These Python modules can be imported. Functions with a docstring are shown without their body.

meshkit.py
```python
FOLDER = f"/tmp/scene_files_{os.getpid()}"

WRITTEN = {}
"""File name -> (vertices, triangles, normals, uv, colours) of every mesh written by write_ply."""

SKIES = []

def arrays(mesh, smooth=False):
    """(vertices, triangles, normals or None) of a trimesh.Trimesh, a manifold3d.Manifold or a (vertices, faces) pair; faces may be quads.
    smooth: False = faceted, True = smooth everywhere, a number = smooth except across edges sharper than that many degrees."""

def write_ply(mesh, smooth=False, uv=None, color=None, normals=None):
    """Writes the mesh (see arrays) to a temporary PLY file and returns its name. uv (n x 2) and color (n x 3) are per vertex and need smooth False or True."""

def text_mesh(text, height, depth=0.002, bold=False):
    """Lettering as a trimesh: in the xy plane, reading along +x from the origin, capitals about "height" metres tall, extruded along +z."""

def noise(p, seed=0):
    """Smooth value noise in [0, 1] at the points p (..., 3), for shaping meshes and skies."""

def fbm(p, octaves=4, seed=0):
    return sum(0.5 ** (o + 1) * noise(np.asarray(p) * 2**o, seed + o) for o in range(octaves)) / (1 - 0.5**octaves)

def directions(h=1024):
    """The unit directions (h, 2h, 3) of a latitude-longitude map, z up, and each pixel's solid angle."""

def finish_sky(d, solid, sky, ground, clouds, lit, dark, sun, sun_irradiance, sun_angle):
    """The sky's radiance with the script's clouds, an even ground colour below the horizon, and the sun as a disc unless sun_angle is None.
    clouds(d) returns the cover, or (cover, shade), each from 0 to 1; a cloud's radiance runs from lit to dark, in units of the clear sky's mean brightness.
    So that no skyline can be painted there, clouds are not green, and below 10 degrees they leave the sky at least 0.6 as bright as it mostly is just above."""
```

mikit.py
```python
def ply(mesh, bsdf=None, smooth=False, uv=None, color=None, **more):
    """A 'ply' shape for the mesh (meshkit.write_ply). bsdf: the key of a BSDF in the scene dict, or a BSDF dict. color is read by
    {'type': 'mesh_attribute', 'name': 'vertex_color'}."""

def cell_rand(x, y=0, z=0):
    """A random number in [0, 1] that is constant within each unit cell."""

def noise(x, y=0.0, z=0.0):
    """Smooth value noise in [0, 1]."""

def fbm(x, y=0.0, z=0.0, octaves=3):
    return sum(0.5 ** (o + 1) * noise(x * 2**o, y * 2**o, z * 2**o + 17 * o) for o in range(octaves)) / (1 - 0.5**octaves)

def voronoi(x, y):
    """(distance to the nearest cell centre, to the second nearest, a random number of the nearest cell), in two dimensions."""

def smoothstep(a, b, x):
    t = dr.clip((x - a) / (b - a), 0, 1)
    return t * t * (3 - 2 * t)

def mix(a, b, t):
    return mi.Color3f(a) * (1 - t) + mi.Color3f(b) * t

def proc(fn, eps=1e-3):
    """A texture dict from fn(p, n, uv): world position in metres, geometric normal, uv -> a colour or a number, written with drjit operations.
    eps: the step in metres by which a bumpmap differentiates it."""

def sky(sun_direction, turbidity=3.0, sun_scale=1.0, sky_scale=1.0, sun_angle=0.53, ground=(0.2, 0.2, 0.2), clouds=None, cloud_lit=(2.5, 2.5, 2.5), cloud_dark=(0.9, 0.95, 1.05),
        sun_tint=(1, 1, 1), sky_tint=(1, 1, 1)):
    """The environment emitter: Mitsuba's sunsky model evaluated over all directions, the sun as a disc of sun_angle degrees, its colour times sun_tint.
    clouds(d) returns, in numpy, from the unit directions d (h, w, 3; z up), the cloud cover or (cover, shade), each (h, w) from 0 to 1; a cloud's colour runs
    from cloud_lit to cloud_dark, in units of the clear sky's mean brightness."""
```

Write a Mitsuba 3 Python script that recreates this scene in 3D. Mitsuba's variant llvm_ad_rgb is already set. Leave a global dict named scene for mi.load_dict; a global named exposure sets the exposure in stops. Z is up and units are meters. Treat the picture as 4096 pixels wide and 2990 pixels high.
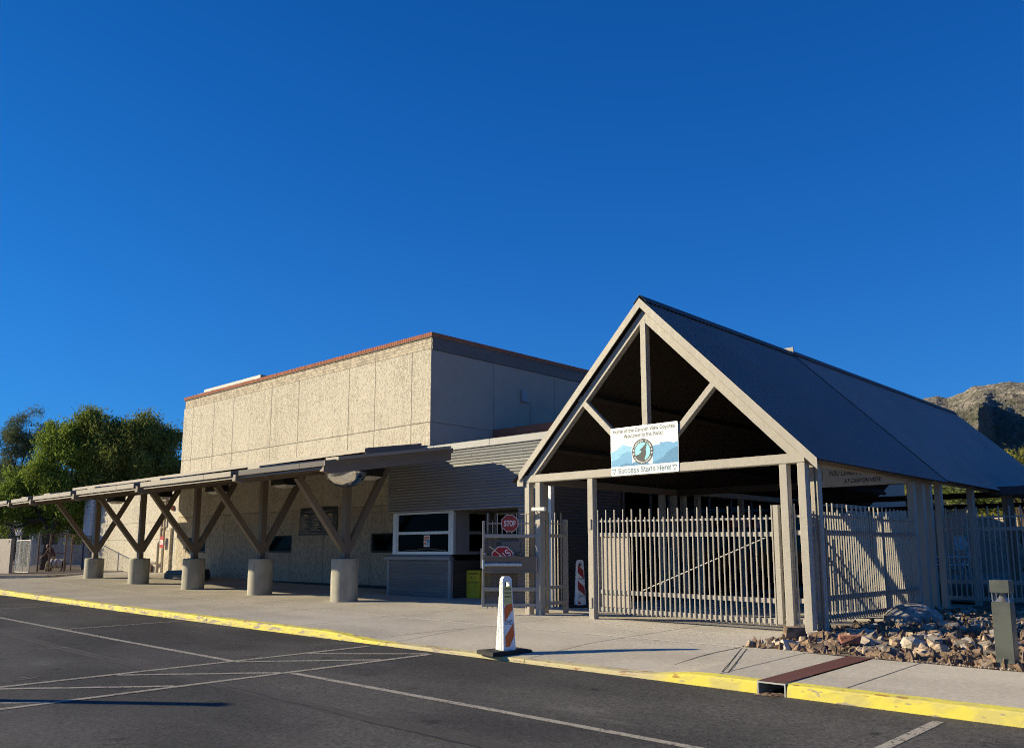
import math, random
import numpy as np, trimesh, drjit as dr, mitsuba as mi
import manifold3d as m3
from shapely.geometry import Polygon, Point, box as sbox
from shapely.ops import unary_union
import mikit, meshkit
from mikit import noise, fbm, mix, smoothstep, voronoi, proc

# ------------------------------------------------------------------ camera, sky, exposure
# the eye of the camera is the origin; x runs along the building front, y away from the road, z up
scene, labels = {}, {}
T = mi.ScalarTransform4f
YAW, PITCH = 0.760267, 0.152627
view = [-math.sin(YAW) * math.cos(PITCH), math.cos(YAW) * math.cos(PITCH), math.sin(PITCH)]
scene['camera'] = {'type': 'perspective', 'fov': 62.26, 'fov_axis': 'x', 'near_clip': 0.05, 'far_clip': 20000.0,
                   'principal_point_offset_x': 0.0, 'principal_point_offset_y': -0.0629,
                   'to_world': T().look_at(origin=[0, 0, 0], target=view, up=[0, 0, 1])}
SUN = np.array([-0.752, -0.564, 0.345]); SUN /= np.linalg.norm(SUN)
scene['sky'] = mikit.sky(SUN.tolist(), turbidity=2.0, sun_scale=1.0, sky_scale=0.43, sky_tint=(0.05, 0.68, 1.68), sun_tint=(0.87, 1.0, 1.16),
                         clouds=lambda d: 0.30 * np.exp(-np.clip(d[..., 2], 0, 1) / 0.16), cloud_lit=(1.25, 2.0, 2.75), cloud_dark=(1.25, 2.0, 2.75))
exposure = 2.75

rng = np.random.default_rng(7)
random.seed(7)

# ------------------------------------------------------------------ materials
def bs(name, color, rough=0.7, metallic=0.0, spec=0.4, bump=None, **kw):
    base = color if isinstance(color, dict) else {'type': 'rgb', 'value': list(color)}
    d = {'type': 'principled', 'base_color': base, 'roughness': rough, 'metallic': metallic, 'specular': spec, **kw}
    if bump:
        d = {'type': 'bumpmap', 'arbitrary': bump[0], 'scale': bump[1], 'nested': d}
    scene[name] = {'type': 'twosided', 'b': d}
    return name

def c3(*v): return mi.Color3f(*v)

def _stucco(p, n, uv):
    g = 0.85 * fbm(p.x * 44 + p.y * 11, p.z * 22, 3.1, octaves=3) + 0.15 * fbm(p.x * 1.6, p.z * 0.9, 7.7, octaves=3)
    a = mix((0.55, 0.51, 0.42), (0.335, 0.302, 0.242), smoothstep(0.43, 0.69, g))
    streak = smoothstep(0.52, 0.78, fbm(p.x * 7, p.z * 0.5, 2.2, octaves=3)) * (0.35 + 0.65 * fbm(p.x * 0.7, p.z * 0.9, 9.1, octaves=2))
    return a * (0.95 + 0.10 * noise(p.x * 0.45, p.z * 0.3, 4.0)) * (1 - 0.20 * streak)
bs('m_stucco', proc(_stucco), 0.9, spec=0.2, bump=(proc(lambda p, n, uv: fbm(p.x * 30, p.z * 30, p.y * 30, octaves=2)), 0.008))
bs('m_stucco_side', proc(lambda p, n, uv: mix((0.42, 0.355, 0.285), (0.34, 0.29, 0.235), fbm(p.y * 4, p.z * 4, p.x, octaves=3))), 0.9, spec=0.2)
bs('m_stucco_low', proc(lambda p, n, uv: mix((0.47, 0.42, 0.335), (0.31, 0.275, 0.22), smoothstep(0.38, 0.66, fbm(p.x * 24, p.z * 12, 1.3, octaves=3)))), 0.9, spec=0.2)
bs('m_cmu', proc(lambda p, n, uv: mix((0.52, 0.46, 0.355), (0.36, 0.315, 0.25), smoothstep(0.35, 0.7, fbm(p.x * 9, p.z * 9, p.y, octaves=3)))), 0.9, spec=0.2)
bs('m_mortar', (0.20, 0.18, 0.15), 0.95, spec=0.1)
bs('m_brick', proc(lambda p, n, uv: mix((0.40, 0.16, 0.095), (0.25, 0.10, 0.065), noise(p.x * 9, p.y * 9, 0.5))), 0.85, spec=0.2)
bs('m_flashing', proc(lambda p, n, uv: mix((0.15, 0.125, 0.105), (0.12, 0.10, 0.085), noise(p.y * 0.8, p.z * 3, 2))), 0.6)
bs('m_taupe', proc(lambda p, n, uv: mix((0.365, 0.340, 0.296), (0.31, 0.289, 0.251), fbm(p.x * 3 + p.y * 2, p.z * 1.7, p.y * 3, octaves=3))), 0.5, spec=0.4,
   bump=(proc(lambda p, n, uv: fbm(p.x * 7, p.z * 5, p.y * 7, octaves=2)), 0.004))
bs('m_bronze', proc(lambda p, n, uv: mix((0.185, 0.148, 0.112), (0.15, 0.122, 0.094), fbm(p.x * 2, p.z * 2, p.y * 2, octaves=2))), 0.55, spec=0.4)
bs('m_fascia', proc(lambda p, n, uv: mix((0.29, 0.26, 0.215), (0.25, 0.22, 0.185), fbm(p.x * 1.5, p.z * 4, p.y, octaves=3))), 0.5, spec=0.4)
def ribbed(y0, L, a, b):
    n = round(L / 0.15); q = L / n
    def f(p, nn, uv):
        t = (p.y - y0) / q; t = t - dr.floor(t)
        crest_light = smoothstep(0.54, 0.60, t) * (1 - smoothstep(0.78, 0.84, t)); pan_shade = smoothstep(0.04, 0.12, t) * (1 - smoothstep(0.44, 0.54, t))
        return mix(a, b, fbm(p.y * 1.1, p.x * 1.3, p.z, octaves=3)) * (0.80 + 2.6 * crest_light - 0.42 * pan_shade)  # light on the rib crests and shade in the pans, painted into the colour
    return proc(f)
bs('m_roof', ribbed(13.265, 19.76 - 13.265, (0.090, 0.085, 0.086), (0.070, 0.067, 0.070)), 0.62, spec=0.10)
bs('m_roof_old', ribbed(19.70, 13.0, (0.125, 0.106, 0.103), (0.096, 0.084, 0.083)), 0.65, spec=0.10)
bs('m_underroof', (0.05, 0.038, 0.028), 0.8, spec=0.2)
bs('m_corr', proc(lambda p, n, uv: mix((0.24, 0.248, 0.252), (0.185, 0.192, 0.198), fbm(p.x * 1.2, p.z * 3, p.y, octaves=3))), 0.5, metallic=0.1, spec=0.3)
bs('m_corr_dark', (0.085, 0.075, 0.065), 0.6, spec=0.4)  # on the corrugated walls, a copy of their grey with shade put into the colour
bs('m_trimgrey', (0.275, 0.28, 0.285), 0.5)
bs('m_alu', (0.62, 0.64, 0.66), 0.35, metallic=0.3)
bs('m_glass', (0.002, 0.002, 0.002), 0.06, spec=0.02)
bs('m_black', (0.012, 0.012, 0.013), 0.6)
bs('m_rubber', proc(lambda p, n, uv: mix((0.016, 0.016, 0.017), (0.045, 0.043, 0.04), smoothstep(0.5, 0.8, fbm(p.x * 14, p.y * 14, p.z * 14)))), 0.75)
bs('m_pedestal', proc(lambda p, n, uv: mix((0.40, 0.385, 0.325), (0.30, 0.288, 0.245), smoothstep(0.35, 0.7, 0.6 * fbm(p.x * 5, p.y * 5, p.z * 2.2, octaves=4) + 0.4 * noise(p.x * 9, p.y * 9, p.z * 1.1)))), 0.85, spec=0.25,
   bump=(proc(lambda p, n, uv: fbm(p.x * 12, p.y * 12, p.z * 9, octaves=2)), 0.004))
bs('m_walk', proc(lambda p, n, uv: mix((0.41, 0.375, 0.315), (0.315, 0.287, 0.238), smoothstep(0.3, 0.72, 0.55 * fbm(p.x * 0.9, p.y * 1.6, 2.2, octaves=4) + 0.45 * fbm(p.x * 30, p.y * 30, 0.3, octaves=2)))), 0.9, spec=0.2,
   bump=(proc(lambda p, n, uv: fbm(p.x * 26, p.y * 26, 0.2, octaves=2)), 0.003))
bs('m_walk_old', proc(lambda p, n, uv: mix((0.395, 0.365, 0.31), (0.295, 0.272, 0.23), smoothstep(0.3, 0.72, 0.55 * fbm(p.x * 1.3, p.y * 1.1, 5.2, octaves=4) + 0.45 * fbm(p.x * 34, p.y * 34, 0.9, octaves=2)))), 0.9, spec=0.2)
bs('m_sealant', (0.62, 0.58, 0.50), 0.8)
bs('m_joint', (0.05, 0.045, 0.038), 0.95, spec=0.1)
def _asph(p, n, uv):
    big = fbm(p.x * 0.35, p.y * 0.7, 1.5, octaves=4)
    a = mix((0.034, 0.033, 0.032), (0.066, 0.063, 0.058), smoothstep(0.3, 0.7, big))
    g = 0.55 * noise(p.x * 34, p.y * 34, 0.7) + 0.45 * noise(p.x * 80, p.y * 80, 5.1)
    a = a * (1 + 0.35 * smoothstep(0.62, 0.8, fbm(p.x * 0.9 + 4, p.y * 2.2, 8.5, octaves=3)))
    d1, d2, w = voronoi(p.x * 0.8, p.y * 0.8)
    oil = smoothstep(0.16, 0.05, d1 + 0.10 * noise(p.x * 14, p.y * 14, 2)) * smoothstep(0.62, 0.7, w)
    return a * (0.27 + 1.65 * g) * (1 - 0.55 * oil) + c3(0.055, 0.05, 0.045) * smoothstep(0.80, 0.93, noise(p.x * 120, p.y * 120, 3))
bs('m_asphalt', proc(_asph), 0.8, spec=0.3, bump=(proc(lambda p, n, uv: fbm(p.x * 100, p.y * 100, 0.7, octaves=2)), 0.006))
def _yel(p, n, uv):
    top = smoothstep(0.6, 0.9, n.z)
    t = 0.5 * fbm(p.x * 2.2, p.y * 7, p.z * 9, octaves=3) + 0.5 * fbm(p.x * 9, p.y * 22, p.z * 26, octaves=3)
    paint = mix((0.62, 0.545, 0.085), (0.50, 0.44, 0.14), smoothstep(0.4, 0.7, fbm(p.x * 5, p.y * 12, p.z * 8)))
    paint = mix(paint, (0.56, 0.50, 0.25), top * (0.25 + 0.5 * smoothstep(0.35, 0.7, fbm(p.x * 1.3, p.y * 6, 4.4, octaves=2))))
    wear = smoothstep(0.555, 0.62, t - 0.055 * smoothstep(-9.0, -4.0, p.x))
    flush = smoothstep(-11.6, -10.6, p.x) * (1 - smoothstep(-6.3, -5.7, p.x))
    paint = mix(paint, (0.44, 0.385, 0.235), flush * 0.9)
    rust = smoothstep(0.70, 0.74, fbm(p.x * 4 + 9, p.y * 8, p.z * 22, octaves=3)) * 0.7
    return mix(mix(paint, (0.30, 0.26, 0.21), wear), (0.24, 0.075, 0.035), rust)
bs('m_yellow', proc(_yel), 0.7, spec=0.3, bump=(proc(lambda p, n, uv: fbm(p.x * 18, p.y * 30, p.z * 30, octaves=2)), 0.005))
bs('m_line', proc(lambda p, n, uv: mix((0.30, 0.275, 0.235), (0.085, 0.08, 0.075), smoothstep(0.50, 0.66, 0.5 * fbm(p.x * 18, p.y * 18, 0.4, octaves=3) + 0.5 * fbm(p.x * 60, p.y * 60, 1.4, octaves=2)))), 0.85, spec=0.2)
bs('m_line_faint', proc(lambda p, n, uv: mix((0.17, 0.155, 0.135), (0.065, 0.06, 0.057), smoothstep(0.42, 0.60, fbm(p.x * 20, p.y * 20, 0.9, octaves=3)))), 0.85, spec=0.2)
bs('m_tar', (0.022, 0.021, 0.021), 0.6)
bs('m_seal', proc(lambda p, n, uv: mix((0.058, 0.054, 0.05), (0.042, 0.04, 0.038), fbm(p.x * 20, p.y * 20, 2))), 0.85)
bs('m_dirt', proc(lambda p, n, uv: mix((0.23, 0.185, 0.14), (0.13, 0.105, 0.08), fbm(p.x * 0.8, p.y * 0.8, 0.3, octaves=5))), 0.95, spec=0.1)
bs('m_soil', proc(lambda p, n, uv: mix((0.20, 0.165, 0.125), (0.07, 0.058, 0.045), fbm(p.x * 9, p.y * 9, 0.3, octaves=4))), 0.95, spec=0.1)
bs('m_gravel', proc(lambda p, n, uv: mix((0.42, 0.35, 0.28), (0.22, 0.18, 0.145), fbm(p.x * 40, p.y * 40, p.z * 40, octaves=2))), 0.9, spec=0.2)
def rockmat(name, a, b):
    bs(name, proc(lambda p, n, uv, a=a, b=b: mix(a, b, smoothstep(0.3, 0.72, fbm(p.x * 9, p.y * 9, p.z * 13, octaves=4)))), 0.88, spec=0.25,
       bump=(proc(lambda p, n, uv: fbm(p.x * 16, p.y * 16, p.z * 24, octaves=3)), 0.022))
rockmat('m_rock_tan', (0.47, 0.37, 0.27), (0.24, 0.18, 0.135))
rockmat('m_rock_pale', (0.52, 0.46, 0.385), (0.30, 0.255, 0.21))
rockmat('m_rock_brown', (0.26, 0.18, 0.125), (0.11, 0.08, 0.06))
rockmat('m_rock_grey', (0.26, 0.235, 0.21), (0.12, 0.11, 0.10))
rockmat('m_rock_red', (0.33, 0.15, 0.11), (0.19, 0.09, 0.07))
rockmat('m_boulder', (0.40, 0.37, 0.34), (0.20, 0.185, 0.175))
bs('m_bollard', proc(lambda p, n, uv: mix((0.078, 0.087, 0.078), (0.056, 0.063, 0.058), smoothstep(0.35, 0.7, 0.6 * fbm(p.x * 6, p.z * 5, p.y * 6, octaves=4) + 0.4 * fbm(p.x * 2 + p.z * 14, p.z * 6, 3)))), 0.42, spec=0.5)
bs('m_drainred', proc(lambda p, n, uv: mix((0.125, 0.048, 0.036), (0.085, 0.036, 0.03), fbm(p.x * 7, p.y * 1.4, 0.2, octaves=4))), 0.6)
bs('m_white', (0.74, 0.74, 0.72), 0.5)
bs('m_cabinet', (0.22, 0.19, 0.165), 0.5)
bs('m_whiteplastic', proc(lambda p, n, uv: mix((0.86, 0.84, 0.81), (0.72, 0.70, 0.66), smoothstep(0.52, 0.75, fbm(p.x * 12, p.y * 12, p.z * 5, octaves=3)))), 0.4)
bs('m_signwhite', (0.80, 0.83, 0.85), 0.35)
bs('m_orange', proc(lambda p, n, uv: mix((0.78, 0.15, 0.02), (0.70, 0.125, 0.02), noise(p.x * 30, p.y * 30, p.z * 30))), 0.45)
bs('m_red', (0.42, 0.018, 0.018), 0.4)
bs('m_signred', (0.36, 0.016, 0.014), 0.4)
bs('m_stopred', (0.30, 0.035, 0.022), 0.35)
bs('m_navy', (0.02, 0.06, 0.13), 0.5)
bs('m_tealtext', (0.045, 0.13, 0.20), 0.5)
bs('m_slate', (0.022, 0.032, 0.045), 0.5)
bs('m_mtn1', (0.22, 0.50, 0.74), 0.4)
bs('m_mtn2', (0.12, 0.35, 0.60), 0.4)
bs('m_mtn3', (0.065, 0.23, 0.42), 0.4)
bs('m_aqua', (0.25, 0.72, 0.82), 0.4)
bs('m_paperyellow', proc(lambda p, n, uv: mix((0.78, 0.64, 0.24), (0.70, 0.56, 0.22), fbm(p.x * 8, p.y * 8, p.z * 8))), 0.7)
bs('m_boxyellow', (0.66, 0.52, 0.035), 0.7)
bs('m_ink', (0.03, 0.025, 0.02), 0.7)
bs('m_banner', (0.012, 0.011, 0.012), 0.45)
bs('m_chalk', (0.42, 0.38, 0.34), 0.7)
bs('m_tape', (0.45, 0.38, 0.24), 0.7)
bs('m_plaque', (0.060, 0.058, 0.054), 0.4)
bs('m_steel', (0.55, 0.57, 0.60), 0.3, metallic=0.8)
bs('m_galv', (0.42, 0.43, 0.43), 0.45, metallic=0.4)
bs('m_brownpipe', (0.12, 0.075, 0.06), 0.5)
bs('m_mesh', proc(lambda p, n, uv: mix((0.40, 0.355, 0.32), (0.34, 0.30, 0.275), noise(p.x * 60, p.y * 60, p.z * 60))), 0.7)
scene['m_mirror'] = {'type': 'twosided', 'b': {'type': 'roughconductor', 'material': 'Al', 'alpha': 0.03}}
scene['m_acrylic'] = {'type': 'thindielectric', 'int_ior': 1.49}
bs('m_lens', (0.55, 0.54, 0.50), 0.4)
bs('m_pane_light', (0.20, 0.215, 0.235), 0.3)
bs('m_yousign', (0.56, 0.55, 0.53), 0.6)
bs('m_sunlogo', (0.45, 0.30, 0.08), 0.6)
bs('m_bark', proc(lambda p, n, uv: mix((0.085, 0.065, 0.05), (0.035, 0.028, 0.022), fbm(p.x * 7, p.y * 7, p.z * 2, octaves=3))), 0.95, spec=0.1)
def leafmat(name, a, b, tr):
    scene[name] = {'type': 'principledthin', 'base_color': proc(lambda p, n, uv, a=a, b=b: mix(a, b, 0.6 * noise(p.x * 1.1, p.y * 1.1, p.z * 1.1) + 0.4 * noise(p.x * 9, p.y * 9, p.z * 9))), 'roughness': 0.5, 'diff_trans': tr, 'spec_trans': 0.0}
leafmat('m_leaf_green', (0.30, 0.39, 0.075), (0.135, 0.19, 0.038), 0.75)
leafmat('m_leaf_olive', (0.27, 0.31, 0.08), (0.115, 0.145, 0.042), 0.7)
leafmat('m_leaf_grey', (0.20, 0.235, 0.11), (0.10, 0.125, 0.065), 0.6)
leafmat('m_leaf_dark', (0.03, 0.042, 0.016), (0.018, 0.026, 0.01), 0.3)
leafmat('m_leaf_yellow', (0.38, 0.36, 0.085), (0.20, 0.22, 0.05), 0.7)
bs('m_skin', (0.32, 0.19, 0.13), 0.6)
bs('m_jacket', (0.045, 0.014, 0.017), 0.8)
bs('m_khaki', (0.26, 0.215, 0.13), 0.85)
bs('m_hair', (0.02, 0.014, 0.01), 0.7)
bs('m_barrel', proc(lambda p, n, uv: mix((0.60, 0.58, 0.54), (0.42, 0.40, 0.37), fbm(p.x * 8, p.y * 8, p.z * 8))), 0.6)
def _mount(p, n, uv):
    veg = smoothstep(0.38, 0.60, fbm(p.x * 0.035, p.y * 0.035, p.z * 0.05, octaves=5))
    spk = smoothstep(0.46, 0.58, fbm(p.x * 0.2, p.y * 0.2, p.z * 0.2, octaves=3))
    rock = mix((0.15, 0.135, 0.115), (0.07, 0.064, 0.056), fbm(p.x * 0.12, p.y * 0.12, p.z * 0.05, octaves=3))
    plant = mix((0.072, 0.084, 0.040), (0.030, 0.038, 0.022), fbm(p.x * 0.06, p.y * 0.06, 0.4))
    steep = smoothstep(0.72, 0.42, n.z)
    low = mix(rock, plant, dr.clip(0.42 + 0.55 * veg - 0.45 * steep, 0, 1)); low = mix(low, plant * 0.8, spk * 0.55)
    pale = mix((0.30, 0.265, 0.235), (0.13, 0.115, 0.10), fbm(p.x * 0.2, p.y * 0.2, p.z * 0.06, octaves=3))
    return mix(low, mix(pale, (0.07, 0.078, 0.05), spk * 0.8), smoothstep(340, 430, p.z + 90 * (veg - 0.5)))
bs('m_mountain', proc(_mount), 0.95, spec=0.1)

# ------------------------------------------------------------------ helpers
_count = {}
def uniq(key):
    n = _count.get(key, 0); _count[key] = n + 1
    return key if n == 0 else f'{key}_{n:03d}'
def tag(key, label=None, cat=None, group=None, kind=None):
    d = {}
    if label: d['label'] = label
    if cat: d['category'] = cat
    if group: d['group'] = group
    if kind: d['kind'] = kind
    labels[key] = d
def thing(name, label, cat, group=None):
    k = uniq(name); tag(k, label, cat, group); return k
def part(parent, name, mesh, mat, smooth=False, label=None, kind=None):
    k = uniq(parent + '__' + name)
    scene[k] = mikit.ply(mesh, mat, smooth)
    if label or kind: tag(k, label, kind=kind)
    return k
def partd(parent, name, d, M=None, label=None):
    k = uniq(parent + '__' + name)
    scene[k] = {**d, 'to_world': T(M)} if M is not None else dict(d)
    if label: tag(k, label)
    return k
def solo(name, mesh, mat, label, cat, group=None, smooth=False):
    k = uniq(name); scene[k] = mikit.ply(mesh, mat, smooth); tag(k, label, cat, group); return k
def struct(name, mesh=None, mat=None, label=None, smooth=False):
    k = uniq(name)
    if mesh is not None: scene[k] = mikit.ply(mesh, mat, smooth)
    tag(k, label, None, None, 'structure'); return k
def tr(x, y, z, rz=0.0, s=1.0):
    c, q = math.cos(rz), math.sin(rz)
    s = np.broadcast_to(s, 3)
    return np.array([[c * s[0], -q * s[1], 0, x], [q * s[0], c * s[1], 0, y], [0, 0, s[2], z], [0, 0, 0, 1.0]])
def cat(*ms):
    out = []
    for m in ms: out.extend(m if isinstance(m, (list, tuple)) else [m])
    return trimesh.util.concatenate(out)
def box(x0, x1, y0, y1, z0, z1, c=0.0):
    x0, x1 = min(x0, x1), max(x0, x1); y0, y1 = min(y0, y1), max(y0, y1); z0, z1 = min(z0, z1), max(z0, z1)
    if not c:
        m = trimesh.creation.box(extents=(x1 - x0, y1 - y0, z1 - z0)); m.apply_translation(((x0 + x1) / 2, (y0 + y1) / 2, (z0 + z1) / 2)); return m
    v = []
    for sx in (0, 1):
        for sy in (0, 1):
            for sz in (0, 1):
                p = np.array([(x0, x1)[sx], (y0, y1)[sy], (z0, z1)[sz]]); d = np.array([1 - 2 * sx, 1 - 2 * sy, 1 - 2 * sz]) * c
                for k in range(3):
                    q = p + d; q[k] = p[k]; v.append(q)
    return trimesh.convex.convex_hull(np.array(v))
def frame(a, b, up=(0, 0, 1)):
    a, b = np.array(a, float), np.array(b, float); L = np.linalg.norm(b - a); w = (b - a) / L
    u = np.cross(up, w)
    if np.linalg.norm(u) < 1e-6: u = np.cross((0, 1, 0), w)
    u /= np.linalg.norm(u); v = np.cross(w, u)
    M = np.eye(4); M[:3, 0], M[:3, 1], M[:3, 2], M[:3, 3] = u, v, w, a
    return M, L
def bar(a, b, w, h, c=0.0, up=(0, 0, 1)):
    M, L = frame(a, b, up); m = box(-w / 2, w / 2, -h / 2, h / 2, 0, L, c); m.apply_transform(M); return m
def tube(a, b, r, n=10, r2=None):
    M, L = frame(a, b); t = np.arange(n) * 2 * np.pi / n; r2 = r if r2 is None else r2
    v = np.vstack([np.c_[r * np.cos(t), r * np.sin(t), 0 * t], np.c_[r2 * np.cos(t), r2 * np.sin(t), 0 * t + L], [[0, 0, 0], [0, 0, L]]])
    i = np.arange(n); j = (i + 1) % n
    f = np.vstack([np.c_[i, j, j + n], np.c_[i, j + n, i + n], np.c_[j, i, 0 * i + 2 * n], np.c_[i + n, j + n, 0 * i + 2 * n + 1]])
    m = trimesh.Trimesh(v, f, process=False); m.apply_transform(M); return m
def chain(pts, r, n=8):
    rs = np.broadcast_to(r, len(pts)); out = [tube(pts[i], pts[i + 1], rs[i], n, rs[i + 1]) for i in range(len(pts) - 1)]
    out += [trimesh.creation.icosphere(subdivisions=1, radius=rs[i]).apply_translation(pts[i]) for i in range(1, len(pts) - 1)]
    return cat(out)
def prism_y(poly, y0, y1):            # polygon given in (x, z), extruded along y
    m = trimesh.creation.extrude_polygon(Polygon(poly) if not hasattr(poly, 'area') else poly, y1 - y0, engine='earcut')
    v = m.vertices; return trimesh.Trimesh(np.c_[v[:, 0], y0 + v[:, 2], v[:, 1]], m.faces[:, ::-1], process=False)
def prism_x(poly, x0, x1):            # polygon given in (y, z), extruded along x
    m = trimesh.creation.extrude_polygon(Polygon(poly) if not hasattr(poly, 'area') else poly, x1 - x0, engine='earcut')
    v = m.vertices; return trimesh.Trimesh(np.c_[x0 + v[:, 2], v[:, 0], v[:, 1]], m.faces, process=False)
def prism_z(poly, z0, z1):
    m = trimesh.creation.extrude_polygon(Polygon(poly) if not hasattr(poly, 'area') else poly, z1 - z0, engine='earcut')
    m.apply_translation((0, 0, z0)); return m
def lathe(profile, n=24):
    p = np.array(profile, float); t = np.arange(n) * 2 * np.pi / n; k = len(p)
    v = np.vstack([np.c_[p[:, 0] * np.cos(a), p[:, 0] * np.sin(a), p[:, 1]] for a in t])
    f = []
    for i in range(n):
        a, b = i * k, ((i + 1) % n) * k
        for j in range(k - 1): f += [[a + j, b + j, b + j + 1], [a + j, b + j + 1, a + j + 1]]
    return trimesh.Trimesh(v, f, process=False)
def grid(fn, us, vs):                 # fn(U, V) -> (n, m, 3)
    U, V = np.meshgrid(us, vs, indexing='ij'); P = fn(U, V); n, m = U.shape
    i = np.arange(n * m).reshape(n, m); q = np.stack([i[:-1, :-1], i[1:, :-1], i[1:, 1:], i[:-1, 1:]], -1).reshape(-1, 4)
    return trimesh.Trimesh(np.stack(P, -1).reshape(-1, 3), np.vstack([q[:, [0, 1, 2]], q[:, [0, 2, 3]]]), process=False)
def onplane(mesh, o, U, V, N=None):   # local x, y, z -> along U, V, U x V from o
    U, V = np.array(U, float), np.array(V, float); M = np.eye(4)
    M[:3, 0], M[:3, 1], M[:3, 2], M[:3, 3] = U, V, np.cross(U, V), o
    m = mesh.copy(); m.apply_transform(M); return m
def flat(poly, t0, t1):
    gs = [g for g in getattr(poly, 'geoms', [poly]) if g.area > 0]
    out = []
    for g in gs:
        m = trimesh.creation.extrude_polygon(g, t1 - t0, engine='earcut'); m.apply_translation((0, 0, t0)); out.append(m)
    return cat(out)
_tx = {}
def text(s, h, w=None, bold=False, t0=0.0, depth=0.0015, center=True):
    k = (s, bold)
    if k not in _tx: _tx[k] = meshkit.text_mesh(s, 1.0, 1.0, bold)
    m = _tx[k].copy(); b = m.bounds
    sx = h if w is None else w / (b[1, 0] - b[0, 0])
    m.apply_translation((-(b[0, 0] + b[1, 0]) / 2 if center else -b[0, 0], 0, 0)); m.apply_scale((sx, h, depth)); m.apply_translation((0, 0, t0)); return m
def corr_profile(L, pitch, depth, shape='sine'):
    if shape == 'sine':
        n = int(round(L / pitch)) * 6; s = np.linspace(0, L, n + 1); return s, depth * 0.5 * (1 + np.cos(2 * np.pi * s / pitch))
    s, d = [0.0], [0.0]; k = int(round(L / pitch))
    for i in range(k):
        o = i * pitch
        for f, q in ((0.56, 0), (0.66, 1), (0.80, 1), (0.90, 0)): s.append(o + f * pitch); d.append(q * depth)
    s.append(k * pitch); d.append(0.0)
    return np.array(s), np.array(d)
def hullmesh(pts):
    return trimesh.convex.convex_hull(np.array(pts))
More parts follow.
